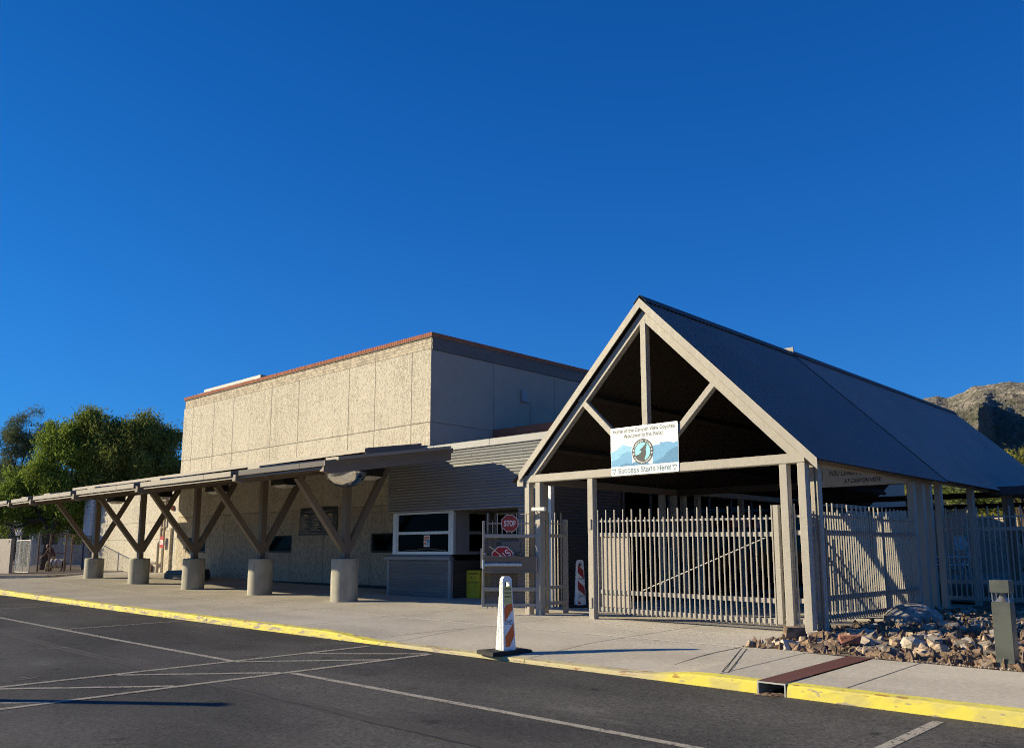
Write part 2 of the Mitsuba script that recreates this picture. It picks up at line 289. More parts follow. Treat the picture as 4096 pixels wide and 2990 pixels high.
def blob(bones, edge=0.03, it=8):
    tot = None
    for a, ra, b, rb in bones:
        s = [m3.Manifold.sphere(float(r), 14).translate([float(q) for q in p]) for p, r in ((a, ra), (b, rb))]
        h = m3.Manifold.batch_hull(s); tot = h if tot is None else tot + h
    g = tot.refine_to_length(edge).to_mesh(); m = trimesh.Trimesh(g.vert_properties[:, :3], g.tri_verts)
    trimesh.smoothing.filter_taubin(m, iterations=it); return m

# ------------------------------------------------------------------ levels
BX = [-90, -60, -47, -41, -36, -34.5, -30.4, -26.2, -22, -17.9, -12, -5, 5, 30]
BZ = [-1.20, -1.16, -1.14, -1.10, -1.04, -1.035, -1.16, -1.215, -1.25, -1.275, -1.305, -1.32, -1.36, -1.45]
def zs(x, y, ramp=True):              # pavement
    x, y = np.asarray(x, float), np.asarray(y, float)
    z = np.interp(x, BX, BZ) + 0.02 * (np.minimum(y, np.where(x < -14, 17.0, 13.4)) - 13)
    def ss(a, b, t): t = np.clip((t - a) / (b - a), 0, 1); return t * t * (3 - 2 * t)
    r = ss(-13.0, -11.5, x) * (1 - ss(-6.3, -5.4, x)) * (1 - ss(8.9, 10.6, y))
    return z - 0.072 * r
RX, RZ = [-60, -30, -21, -15, -6, -2, 10], [-1.30, -1.385, -1.465, -1.5, -1.528, -1.55, -1.6]
def zr(x, y): return np.interp(x, RX, RZ) - 0.01 * (8.85 - np.minimum(y, 8.85))
KY = 8.85                              # kerb face

# ------------------------------------------------------------------ ground
struct('ground', grid(lambda U, V: (U, V, U * 0 - 2.3), np.array([-6000, -300, -60, 60, 300, 6000.]), np.array([-6000, -300, -60, 60, 300, 6000.])), 'm_dirt', 'dry desert earth reaching to the hills')
xs = np.r_[-140, np.arange(-60, 12, 1.5), 60]
struct('road', grid(lambda U, V: (U, V, zr(U, V)), xs, np.array([-60, -20, -5, 0, 2, 4, 6, 8, KY + 0.06])), 'm_asphalt', 'dark asphalt car park beside the yellow kerb')
def stripe(a, b, w, name, mat, dz=0.004, n=24):
    a, b = np.array(a, float), np.array(b, float); d = (b - a) / np.linalg.norm(b - a); q = np.array([-d[1], d[0]]) * w / 2
    m = grid(lambda U, V: (a[0] + (b - a)[0] * U + q[0] * V, a[1] + (b - a)[1] * U + q[1] * V, zr(a[0] + (b - a)[0] * U + q[0] * V, a[1] + (b - a)[1] * U + q[1] * V) + dz), np.linspace(0, 1, n), np.array([-1, 1.]))
    m.fix_normals() if False else None
    part('road', name, m, mat)
W = 0.10
stripe((-40, 6.26), (-11.46, 6.26), W, 'painted_line', 'm_line')
stripe((-11.4, -1.0), (-11.4, 8.62), W, 'painted_line', 'm_line', 0.005)
stripe((-9.88, -1.0), (-9.88, 8.62), W, 'painted_line', 'm_line', 0.005)
for c0 in (7.45, 6.25, 4.62, 3.22, 1.86): stripe((-11.33, c0), (-9.95, c0 + (1.5 if c0 < 7 else 1.18)), W * 0.9, 'painted_line', 'm_line')
stripe((-9.80, 6.21), (-3.2, 6.21), W, 'painted_line', 'm_line')
stripe((-2.76, 5.0), (-2.76, 8.60), W, 'painted_line', 'm_line')
stripe((-24.75, 6.33), (-24.75, 8.70), W * 0.7, 'painted_line', 'm_line')
stripe((-18.1, 6.33), (-18.1, 8.70), W * 0.7, 'painted_line', 'm_line')
stripe((-17.2, 5.45), (-17.2, 6.15), 0.06, 'painted_line', 'm_line_faint')
stripe((-14.9, 4.1), (-15.0, 5.3), 0.06, 'painted_line', 'm_line_faint')
for a, b in (((-11.72, 3.42), (-11.95, 3.95)), ((-12.1, 3.72), (-11.75, 3.80)), ((-12.4, 3.0), (-12.5, 3.35)), ((-12.55, 3.05), (-12.2, 3.25)), ((-12.7, 3.3), (-12.35, 3.5))):
    stripe(a, b, 0.035, 'scuff_mark', 'm_line_faint', 0.005, 4)
def wander(p0, p1, w, amp, name, mat, dz, n=120, seed=1, wj=0.5):
    r = np.random.default_rng(seed); t = np.linspace(0, 1, n); p0, p1 = np.array(p0, float), np.array(p1, float)
    j = np.cumsum(r.normal(0, 1, n)); j -= np.linspace(j[0], j[-1], n); j *= amp / max(1e-6, np.abs(j).max())
    d = (p1 - p0) / np.linalg.norm(p1 - p0); q = np.array([-d[1], d[0]])
    C = p0 + (p1 - p0) * t[:, None] + q * j[:, None]; ww = w * (1 + wj * r.uniform(-1, 1, n))
    L, R = C + q * ww[:, None] / 2, C - q * ww[:, None] / 2
    V = np.vstack([np.c_[L, zr(L[:, 0], L[:, 1]) + dz], np.c_[R, zr(R[:, 0], R[:, 1]) + dz]]); i = np.arange(n - 1)
    part('road', name, trimesh.Trimesh(V, np.vstack([np.c_[i, i + n, i + n + 1], np.c_[i, i + n + 1, i + 1]]), process=False), mat)
wander((-30, 5.38), (-3, 5.1), 0.20, 0.05, 'sealed_strip', 'm_seal', 0.0022, seed=3, wj=0.25)
wander((-19, 5.28), (-3, 5.02), 0.018, 0.06, 'crack', 'm_tar', 0.0032, seed=4, wj=0.9)
wander((-13.95, 6.4), (-14.45, 8.75), 0.014, 0.06, 'crack', 'm_tar', 0.003, seed=5)
wander((-15.9, 3.0), (-15.2, 6.1), 0.012, 0.07, 'crack', 'm_tar', 0.003, seed=6)
wander((-5.03, 5.1), (-4.6, 3.0), 0.02, 0.08, 'crack', 'm_tar', 0.003, seed=9)

# kerb
k = struct('kerb', None, None, 'yellow painted concrete kerb with worn patches')
kx = list(np.arange(-60.0, -5.0, 3.048)) + [-4.69]
kx = sorted(set([round(v, 3) for v in kx])); kx = [v for v in kx if v < -5.2] + [-4.695]
segs = [(a, b) for a, b in zip(kx[:-1], kx[1:])] + [(-4.36 + 3.048 * i, -4.36 + 3.048 * (i + 1)) for i in range(6)]
for a, b in segs:
    xs_ = np.linspace(a + 0.006, b - 0.006, 13); prof = []
    for x in xs_:
        t, r = float(zs(x, KY + 0.06)), float(zr(x, KY)) - 0.12; h = t - r
        c = min(0.028, max(0.006, (h - 0.12) * 0.35)); rr = np.random.default_rng(int(abs(x) * 997)); j = rr.normal(0, 0.0016, 3)
        prof.append([(KY + 0.175, r), (KY - 0.015, r), (KY + j[0], t - c), (KY + 0.3 * c + j[1], t - 0.3 * c), (KY + c, t), (KY + 0.175, float(zs(x, KY + 0.175)) + 0.001)])
    P = np.array(prof); n, m = P.shape[:2]
    V = np.concatenate([np.c_[np.full(m, x), P[i]] for i, x in enumerate(xs_)]); F = []
    for i in range(n - 1):
        for q in range(m):
            A, B = i * m + q, i * m + (q + 1) % m; F += [[A, B, B + m], [A, B + m, A + m]]
    for q in range(1, m - 1): F += [[0, q + 1, q], [(n - 1) * m, (n - 1) * m + q, (n - 1) * m + q + 1]]
    part(k, 'kerb_stone', trimesh.Trimesh(V, F, process=False), 'm_yellow', 25)
# drain chase under its red plate
dc = thing('drain_chase', 'dark red steel plate over a kerb drain opening, crossing the pavement', 'drain')
X0, X1 = -4.68, -4.375
part(dc, 'cover_plate', grid(lambda U, V: (U, V, zs(U, V, False) + 0.010), np.array([X0, X1]), np.linspace(KY - 0.01, 11.3, 20)), 'm_drainred')
zt = float(zs(-4.5, KY)); zb = float(zr(-4.5, KY))
part(dc, 'frame', cat(box(X0 - 0.012, X0 + 0.003, KY - 0.012, 9.6, zb - 0.02, zt + 0.006), box(X1 - 0.003, X1 + 0.012, KY - 0.012, 9.6, zb - 0.02, zt + 0.006), box(X0 + 0.003, X1 - 0.003, KY - 0.012, 9.6, zt - 0.012, zt + 0.004)), 'm_galv')
part(dc, 'channel', cat(box(X0, X1, KY + 0.02, 11.3, zb - 0.04, zb - 0.005), box(X0, X1, 9.9, 9.92, zb, zt - 0.02)), 'm_black')
lit = [hullmesh(rng.normal(0, 1, (6, 3)) * (0.035, 0.01, 0.006) + (rng.uniform(X0 + 0.02, X1 - 0.02), KY + rng.uniform(-0.12, 0.14), zb + 0.008)) for _ in range(46)]
part(dc, 'leaf_litter', cat(lit), 'm_rock_brown', kind='stuff')

# pavement slabs
k = struct('pavement', None, None, 'pale concrete pavement in large jointed slabs')
part(k, 'joint_bed', cat(grid(lambda U, V: (U, V, zs(U, V) - 0.022), np.arange(-60, -5.9, 1.0), np.r_[KY + 0.16, np.arange(9.2, 33, 0.8)]), grid(lambda U, V: (U, V, zs(U, V) - 0.022), np.array([-6.3, -4.69]), np.arange(KY + .16, 11.35, 0.3)), grid(lambda U, V: (U, V, zs(U, V) - 0.022), np.array([-4.37, 0, 5, 14.]), np.arange(KY + .16, 11.35, 0.3))), 'm_joint')
jx = [-5.26 - 2.97 * i for i in range(18)][::-1]
def slab(x0, x1, y0, y1, mat='m_walk', g=0.012):
    x0 += g; x1 -= g; y0 += g; y1 -= g
    us = np.linspace(x0, x1, 9); vs = np.linspace(y0, y1, 7); top = grid(lambda U, V: (U, V, zs(U, V)), us, vs)
    ring = [(x, y0) for x in us] + [(x1, y) for y in vs[1:]] + [(x, y1) for x in us[::-1][1:]] + [(x0, y) for y in vs[::-1][1:-1]]
    R = np.array(ring); n = len(R); z = zs(R[:, 0], R[:, 1]); cx, cy = (x0 + x1) / 2, (y0 + y1) / 2
    V = np.vstack([np.c_[R, z], np.c_[R, z - 0.03]]); i = np.arange(n); j = (i + 1) % n
    side = trimesh.Trimesh(V, np.vstack([np.c_[i, i + n, j + n], np.c_[i, j + n, j]]), process=False)
    part(k, 'slab', cat(top, side), mat)
rows = [KY + 0.17, 11.3, 13.72, 17.0]
for a, b in zip(jx[:-1], jx[1:]):
    for r0, r1 in zip(rows[:-1], rows[1:]):
        if b <= -47 and r1 > 13.8: continue
        slab(a, b, r0, r1, 'm_walk' if (r0 < 11 or rng.random() < 0.6) else 'm_walk_old')
for a, b in zip(jx[:-1], jx[1:]):
    if -47 < a and b <= -36: slab(a, b, 17.0, 18.93, 'm_walk_old')
for r0, r1 in zip([17.0, 20, 23, 26, 29], [20, 23, 26, 29, 32.6]):
    for a, b in ((-13.3, -11.2), (-11.2, -8.23), (-8.23, -6.15)): slab(a, b, r0, r1, 'm_walk_old')
slab(-5.26, -4.69, KY + 0.17, 11.3); slab(-4.37, -3.78, KY + 0.17, 11.3)
for a in (-3.78, -0.81, 2.16, 5.13): slab(a, a + 2.97, KY + 0.17, 11.3)

def groove(pts, w, n=14):
    pts = np.array(pts, float)
    for a, b in zip(pts[:-1], pts[1:]):
        d = (b - a) / np.linalg.norm(b - a); q = np.array([-d[1], d[0]]) * w / 2
        part(k, 'saw_cut', grid(lambda U, V: (a[0] + (b - a)[0] * U + q[0] * V, a[1] + (b - a)[1] * U + q[1] * V, zs(a[0] + (b - a)[0] * U + q[0] * V, a[1] + (b - a)[1] * U + q[1] * V) + 0.003), np.linspace(0, 1, n), np.array([-1, 1.])), 'm_joint')
groove([(-6.22, KY + 0.18), (-6.22, 11.28)], 0.022); groove([(-5.30, 9.15), (-6.16, 11.2)], 0.014); groove([(-5.22, 9.15), (-6.08, 11.2)], 0.014)
groove([(-11.9, KY + 0.18), (-11.25, 10.6)], 0.016)
def sealant(pts, w):
    pts = np.array(pts, float)
    for a, b in zip(pts[:-1], pts[1:]):
        d = (b - a) / np.linalg.norm(b - a); q = np.array([-d[1], d[0]]) * w / 2
        part(k, 'joint_sealant', grid(lambda U, V: (a[0] + (b - a)[0] * U + q[0] * V, a[1] + (b - a)[1] * U + q[1] * V, zs(a[0] + (b - a)[0] * U + q[0] * V, a[1] + (b - a)[1] * U + q[1] * V) + 0.004), np.linspace(0, 1, 40), np.array([-1, 1.])), 'm_sealant')
sealant([(-40, 11.3), (-21, 11.3), (-6.2, 11.3)], 0.045); sealant([(-17.5, 13.72), (-13.4, 13.25), (-6.9, 12.45)], 0.035)

# rock bed soil, courtyard earth, planting ground at the left
struct('rock_bed_soil', grid(lambda U, V: (U, V, -1.36 + 0 * U - 0.004 * (V - 11.3) * 0 + 0.03 * np.sin(U * 1.7) * np.cos(V * 1.3) + np.clip((V - 12) * 0.02, 0, 0.1)), np.arange(-6.22, 16, 0.5), np.arange(11.29, 24, 0.5)), 'm_soil', 'dark soil showing between the rocks of the bed')
struct('courtyard_ground', grid(lambda U, V: (U, V, -1.24 + 0.012 * np.clip(V - 24, 0, 40)), np.array([-80, -6, 40.]), np.r_[23.4, np.arange(26, 64, 3), 120, 300]), 'm_dirt', 'sunlit bare earth of the courtyard behind the walkway')
yp = [(-90, 11.3), (-41.0, 11.5), (-39.4, 12.9), (-43.6, 15.9), (-46.6, 18.93), (-52, 18.93), (-52.2, 60), (-90, 60)]
ym = trimesh.creation.extrude_polygon(Polygon(yp), 0.12, engine='earcut'); ym = trimesh.Trimesh(*trimesh.remesh.subdivide_to_size(ym.vertices, ym.faces, 2.5))
ym.vertices[:, 2] += np.interp(ym.vertices[:, 0], BX, BZ) - 0.03 + 0.006 * (ym.vertices[:, 1] - 13)
struct('side_yard', ym, 'm_dirt', 'gravelly earth of the side yard behind the chain link fence')

# ------------------------------------------------------------------ far mountains
AZ = [-50, -40, -31.2, -24.6, -18.7, -0.8, 15.8, 23.5, 25.5, 26.35, 26.95, 27.55, 28.4, 29.1, 29.9, 30.9, 31.6, 40, 55]
EL = [2.0, 4.0, 5.07, 4.6, 4.8, 5.1, 7.3, 8.7, 9.0, 9.27, 9.37, 9.2, 9.4, 9.7, 9.86, 9.89, 9.81, 9, 6]
def mount():
    az = np.r_[np.linspace(-50, 22, 120), np.linspace(22.1, 34, 420), np.linspace(34.5, 55, 30)]
    t = np.linspace(0, 1, 230)
    A, Tt = np.meshgrid(az, t, indexing='ij'); el = np.interp(A, AZ, EL)
    D = 1500 + 1500 * Tt
    ang = np.radians(A) - YAW           # measured from the axis of the view, turned about z
    X, Y = np.sin(ang) * D, np.cos(ang) * D
    top = np.tan(np.radians(el)) * 2700
    prof = np.interp(Tt, [0, 0.25, 0.5, 0.8, 1.0], [0.0, 0.20, 0.52, 1.0, 0.72])
    Z = top * prof
    P = np.stack([X / 300, Y / 300, Z * 0], -1)
    rid = 1 - np.abs(2 * meshkit.fbm(P, 5, 3) - 1); fine = meshkit.fbm(P * 7, 4, 9) - 0.5
    damp = np.clip(Tt / 0.2, 0, 1) * np.where(Tt > 0.8, 0.5, 1.0)
    Z = Z + damp * (110 * (rid - 0.75) * (1 - 0.72 * np.exp(-((Tt - 0.8) / 0.12) ** 2)) + (20 * fine + 9 * (meshkit.fbm(P * 32, 3, 5) - 0.5)) * np.where(Tt > 0.74, 0.45, 1.0))
    # a spur that ends in a cliff towards the right
    edge = 29.05 + 0.5 * (meshkit.fbm(P * 3, 3, 2) - 0.5) + 1.2 * (Tt - 0.42)
    spur = np.exp(-((Tt - 0.40) / 0.17) ** 2)
    st_ = np.clip((A - edge) / 0.55, 0, 1); st_ = st_ * st_ * (3 - 2 * st_)
    Z = Z + spur * (105 * np.clip((A - 24) / 4, 0, 1) * (1 - st_) - 95 * st_)
    n, m = A.shape; i = np.arange(n * m).reshape(n, m); q = np.stack([i[:-1, :-1], i[1:, :-1], i[1:, 1:], i[:-1, 1:]], -1).reshape(-1, 4)
    return trimesh.Trimesh(np.stack([X, Y, Z - 4], -1).reshape(-1, 3), np.vstack([q[:, [0, 2, 1]], q[:, [0, 3, 2]]]), process=False)
struct('mountains', mount(), 'm_mountain', 'rocky desert mountain range with a shadowed canyon')

# ------------------------------------------------------------------ tall stucco block
WY = 17.0
b = thing('stucco_building', 'tall cream stucco block with a brick edged flat roof behind the slatted walkway canopy', 'building')
xl, xr = -36.40, -19.64
part(b, 'core', cat(box(xl + 0.03, xr - 0.03, WY + 0.03, 28, -1.3, 6.62), box(xl + 0.1, xr - 0.1, WY + 0.06, 28, 6.3, 6.6)), 'm_mortar')
JX = [xl, -35.49, -33.58, -31.94, -29.0, -27.09, -23.94, -22.47, -20.57, xr]
HZ = [-1.07, 0.605, 1.47, 3.956, 6.285]
WIN = [(-35.5, -33.75), (-28.8, -27.2), (-22.5, -20.75)]
wall = b + '__wall'
def panel(x0, x1, z0, z1, mat='m_stucco', g=0.009, c=0.006, y=WY):
    part(b, 'wall_panel', box(x0 + g, x1 - g, y, y + 0.05, z0 + g, z1 - g, c), mat)
for z0, z1 in zip(HZ[2:-1], HZ[3:]):
    for x0, x1 in zip(JX[:-1], JX[1:]): panel(x0, x1, z0, z1)
LX = [xl, -35.5, -33.75, -32.2, -28.8, -27.2, -25.2, -22.5, -20.75, xr]
for x0, x1 in zip(LX[:-1], LX[1:]):
    panel(x0, x1, HZ[1], HZ[2], 'm_stucco_low')
    w = any(abs(x0 - a) < 0.01 for a, _ in WIN)
    panel(x0, x1, HZ[0], -0.03 if w else HZ[1], 'm_stucco_low')
part(b, 'ledge', box(xl, xr, WY - 0.012, WY + 0.04, 0.585, 0.625), 'm_stucco_low')
part(b, 'base_trim', box(xl, xr, WY + 0.012, WY + 0.06, -1.40, HZ[0] - 0.005), 'm_black')
for a, c in WIN:
    w = part(b, 'window', cat(box(a + 0.02, c - 0.02, WY + 0.022, WY + 0.05, 0.54, 0.60), box(a + 0.02, c - 0.02, WY + 0.022, WY + 0.05, -0.03, 0.03), box(a + 0.02, a + 0.09, WY + 0.022, WY + 0.05, 0.03, 0.54), box(c - 0.09, c - 0.02, WY + 0.022, WY + 0.05, 0.03, 0.54)), 'm_black')
    part(w, 'pane', box(a + 0.09, c - 0.09, WY + 0.024, WY + 0.032, 0.03, 0.54), 'm_glass')
    part(w, 'sill', box(a, c, WY - 0.03, WY + 0.03, -0.085, -0.035, 0.005), 'm_stucco_low')
# block courses under the brick edge, each block its own
ch = (6.64 - 6.285) / 3.5
for r in range(4):
    z0 = 6.285 + r * ch; z1 = min(z0 + ch, 6.64); x = -36.26 - (0.2 if r % 2 else 0.0)
    while x < xr - 0.02:
        x0, x1 = max(x, -36.26), min(x + 0.405, xr); x += 0.405
        if x1 - x0 > 0.05: part(b, 'block', box(x0 + 0.004, x1 - 0.004, WY + 0.004, WY + 0.05, z0 + 0.004, z1 - 0.004), 'm_cmu')
n = 176
br = mikit.ply(box(-0.044, 0.044, 0, 0.16, 0, 0.125, 0.006), 'm_brick')
for i in range(n):
    partd(b, 'cap_brick', br, tr(-36.38 + (i + 0.5) * (36.38 - 19.62 + 0.04) / n, WY - 0.045, 6.665, 0, (1 + 0.05 * rng.normal(), 1, 1 + 0.03 * rng.normal())))
part(b, 'cap_mortar', box(-36.38, -19.6, WY - 0.036, WY + 0.12, 6.645, 6.775), 'm_mortar')
brs = mikit.ply(box(0, 0.16, -0.095, 0.095, 0, 0.125, 0.006), 'm_brick')
for i in range(57): partd(b, 'cap_brick', brs, tr(-19.735, WY + 0.18 + i * 0.198, 6.665))
part(b, 'cap_mortar', box(-19.76, -19.59, WY + 0.08, 28, 6.645, 6.775), 'm_mortar')
part(b, 'side_flashing', box(-19.66, -19.615, WY + 0.02, 28, 6.255, 6.645), 'm_flashing')
for y0, y1 in ((WY, 19.76), (19.76, 22.9), (22.9, 28)):
    for z0, z1 in ((-1.3, 3.956), (3.956, 6.25)):
        part(b, 'side_panel', box(-19.70, xr, y0 + 0.008, y1 - 0.008, z0 + 0.008, z1 - 0.008, 0.005), 'm_stucco_side')
part(b, 'roof_screen', cat(box(-36.3, -31.4, WY + 0.5, 21, 6.6, 7.02, 0.01), box(-36.05, -31.15, WY + 0.7, 21, 7.02, 7.22, 0.01)), 'm_trimgrey')
jb = thing('junction_box', 'small grey utility box with its conduit high on the shaded side wall', 'junction box')
part(jb, 'housing', box(-19.64, -19.54, 21.07, 21.33, 5.10, 5.52, 0.012), 'm_trimgrey')
part(jb, 'conduit', chain([(-19.6, 21.33, 5.12), (-19.6, 21.52, 5.10), (-19.6, 21.56, 5.02), (-19.6, 21.56, 4.2)], 0.014, 6), 'm_trimgrey')
# lower stucco wing at the left, set back
VY = 18.94
w_ = thing('stucco_wing', 'low cream stucco wing with a white block pier left of the tall building', 'building')
part(w_, 'core', box(-52.2, xl + 0.03, VY + 0.03, 27, -1.4, 2.92), 'm_mortar')
for x0, x1 in ((-51.2, -48.8), (-48.8, -45.1), (-45.1, -42.4), (-42.4, -39.6), (-39.6, -36.5)):
    for z0, z1 in ((-1.4, 0.60), (0.60, 1.47), (1.47, 2.95)):
        part(w_, 'wall_panel', box(x0 + 0.006, x1 - 0.006, VY, VY + 0.05, z0 + 0.006, z1 - 0.006, 0.005), 'm_stucco')
for r in range(21):
    z0 = -1.35 + r * 0.205; x = -52.25 - (0.2 if r % 2 else 0)
    for i in range(4):
        x0, x1 = max(x, -52.25), min(x + 0.4, -51.25); x += 0.4
        if x1 - x0 > 0.05: part(w_, 'pier_block', box(x0 + 0.005, x1 - 0.005, VY - 0.16, VY + 0.02, z0 + 0.005, z0 + 0.2, 0.004), 'm_cmu' if z0 < 0.7 else 'm_white')
# pipes on the wall
g = thing('standpipe', 'brown twin riser pipes with a rain box on the sunlit stucco wall', 'pipe')
part(g, 'riser', chain([(-42.08, VY - 0.09, 2.6), (-42.08, VY - 0.09, 0.55), (-42.22, VY - 0.14, 0.38), (-42.22, VY - 0.14, -1.08)], 0.066, 8), 'm_stucco_side')
part(g, 'riser', chain([(-41.76, VY - 0.09, 2.6), (-41.76, VY - 0.09, -1.08)], 0.055, 8), 'm_stucco_side')
part(g, 'rain_box', box(-42.3, -41.5, VY - 0.2, VY - 0.005, 2.56, 2.92, 0.01), 'm_white')
for z in (2.5, 1.15): part(g, 'strap', box(-42.3, -41.65, VY - 0.17, VY - 0.01, z, z + 0.05), 'm_stucco_side')
part(g, 'elbow', chain([(-42.8, VY - 0.25, -1.08), (-42.8, VY - 0.25, -0.67), (-42.65, VY - 0.25, -0.56), (-42.3, VY - 0.15, -0.56)], 0.075, 8), 'm_stucco_side')
part(g, 'outlet', box(-43.15, -43.0, VY - 0.2, VY - 0.02, -1.08, -0.66, 0.01), 'm_brownpipe')
part(g, 'duct', box(-41.5, -41.0, VY - 0.12, VY - 0.004, -1.08, 1.15, 0.015), 'm_cmu')
fs = thing('fire_sign', 'small red and white FDC sign on the stucco wall by the pipes', 'sign')
part(fs, 'board', box(-41.74, -41.38, VY - 0.28, VY - 0.265, 0.18, 0.74, 0.004), 'm_red')
part(fs, 'panel', box(-41.73, -41.39, VY - 0.288, VY - 0.2801, 0.35, 0.56), 'm_white')
part(fs, 'lettering', onplane(text('FDC', 0.14, 0.28, True), (-41.56, VY - 0.2882, 0.385), (1, 0, 0), (0, 0, 1)), 'm_red')
part(fs, 'bracket', box(-41.45, -41.4, VY - 0.264, VY - 0.121, 0.3, 0.5), 'm_white')
bell = thing('alarm_bell', 'small copper brown bell on the sunlit stucco wall', 'bell')
part(bell, 'gong', lathe([(0.001, 0.12), (0.05, 0.12), (0.10, 0.09), (0.14, 0.03), (0.14, 0), (0.001, 0)], 16).apply_transform(trimesh.transformations.rotation_matrix(math.pi / 2, (1, 0, 0))).apply_translation((-41.05, VY - 0.03, 2.12)), 'm_brick', 40)
part(bell, 'mount', box(-41.1, -41.0, VY - 0.03, VY, 2.07, 2.17), 'm_brownpipe')
bn = thing('dark_banner', 'black printed banner with boxed notes hung on the stucco wall behind the last column', 'banner')
part(bn, 'sheet', grid(lambda U, V: (-26.72 + 2.36 * U + 0.12 * V * (1 - U), WY - 0.045 + 0.016 * np.sin(9 * U + 3 * V) * np.sin(4 * V + 1), 0.565 + 0.13 * U * (1 - V) * 0 + 0.97 * V), np.linspace(0, 1, 24), np.linspace(0, 1, 12)), 'm_banner', True)
def rule(x0, x1, z0, z1, t=0.012):
    return cat(box(x0, x1, WY - 0.072, WY - 0.066, z0, z0 + t), box(x0, x1, WY - 0.072, WY - 0.066, z1 - t, z1), box(x0, x0 + t, WY - 0.072, WY - 0.066, z0, z1), box(x1 - t, x1, WY - 0.072, WY - 0.066, z0, z1))
L_ = []; tp = []
for r, (z0, z1) in enumerate(((0.63, 0.92), (0.98, 1.26))):
    for i in range(3):
        x0 = -26.60 + 0.75 * i + 0.04 * r; L_.append(rule(x0, x0 + 0.68, z0, z1)); tp.append(box(x0 + 0.22, x0 + 0.46, WY - 0.076, WY - 0.0725, z1 - 0.03, z1 + 0.035))
        for q in range(3 if r == 0 else 4): L_.append(box(x0 + 0.06, x0 + 0.06 + (0.5 if q % 2 == 0 else 0.25 + 0.1 * i), WY - 0.072, WY - 0.066, z1 - 0.085 - q * 0.055, z1 - 0.065 - q * 0.055))
L_.append(box(-26.3, -24.6, WY - 0.072, WY - 0.066, 1.385, 1.40))
part(bn, 'print', cat(L_), 'm_chalk'); part(bn, 'heading', cat(tp), 'm_tape')

# ------------------------------------------------------------------ covered walkway with Y columns
cw = thing('covered_walkway', 'long brown covered walkway canopy on Y shaped posts and round concrete pedestals', 'canopy')
CX = [-35.26, -31.08, -26.90, -22.72, -18.54]; PT = [-0.262, -0.243, -0.228, -0.203, -0.180]; YC = 13.2
YF = [9.98, 9.43, 9.31, 9.43, 9.96]
zbot = lambda y: 1.595 + 0.16 * (y - 10.12)
ztop = lambda y: 1.735 + 0.16 * (y - 9.30)
ped = [(0.0, -0.02), (0.33, -0.02), (0.345, -0.035), (0.35, -0.06), (0.352, -0.6), (0.35, -1.45), (0, -1.45)]
for x, t, yf in zip(CX, PT, YF):
    part(cw, 'pedestal', lathe([(max(r, 1e-4), z + t + 0.02) for r, z in ped], 40).apply_translation((x, YC, 0)), 'm_pedestal', 35)
    part(cw, 'post', box(x - 0.09, x + 0.09, YC - 0.09, YC + 0.09, t - 0.01, zbot(YC) - 0.003, 0.010), 'm_bronze')
    part(cw, 'base_plate', box(x - 0.15, x + 0.15, YC - 0.15, YC + 0.15, t, t + 0.018), 'm_bronze')
    for s, ye in ((-1, 11.68), (1, 14.5)):
        part(cw, 'strut', bar((x, YC + s * 0.05, 0.02), (x, ye, zbot(ye) + 0.01), 0.166, 0.166, 0.010, up=(1, 0, 0)), 'm_bronze')
def beam(x, yf, w=0.075):
    zt = lambda y: zbot(y) + 0.225
    return prism_x([(yf, zt(yf) - 0.15), (yf + 0.2, zbot(yf + 0.2)), (14.72, zbot(14.72)), (14.72, zt(14.72)), (yf, zt(yf))], x - w, x + w)
XE, YE = -16.25, 10.86
for x, yf in zip(CX + [XE], YF + [YE]): part(cw, 'beam', beam(x, yf), 'm_bronze')
XLs, YLs = [-40.3] + CX, [10.85] + YF
XRs, YRs = CX + [XE], YF + [YE]
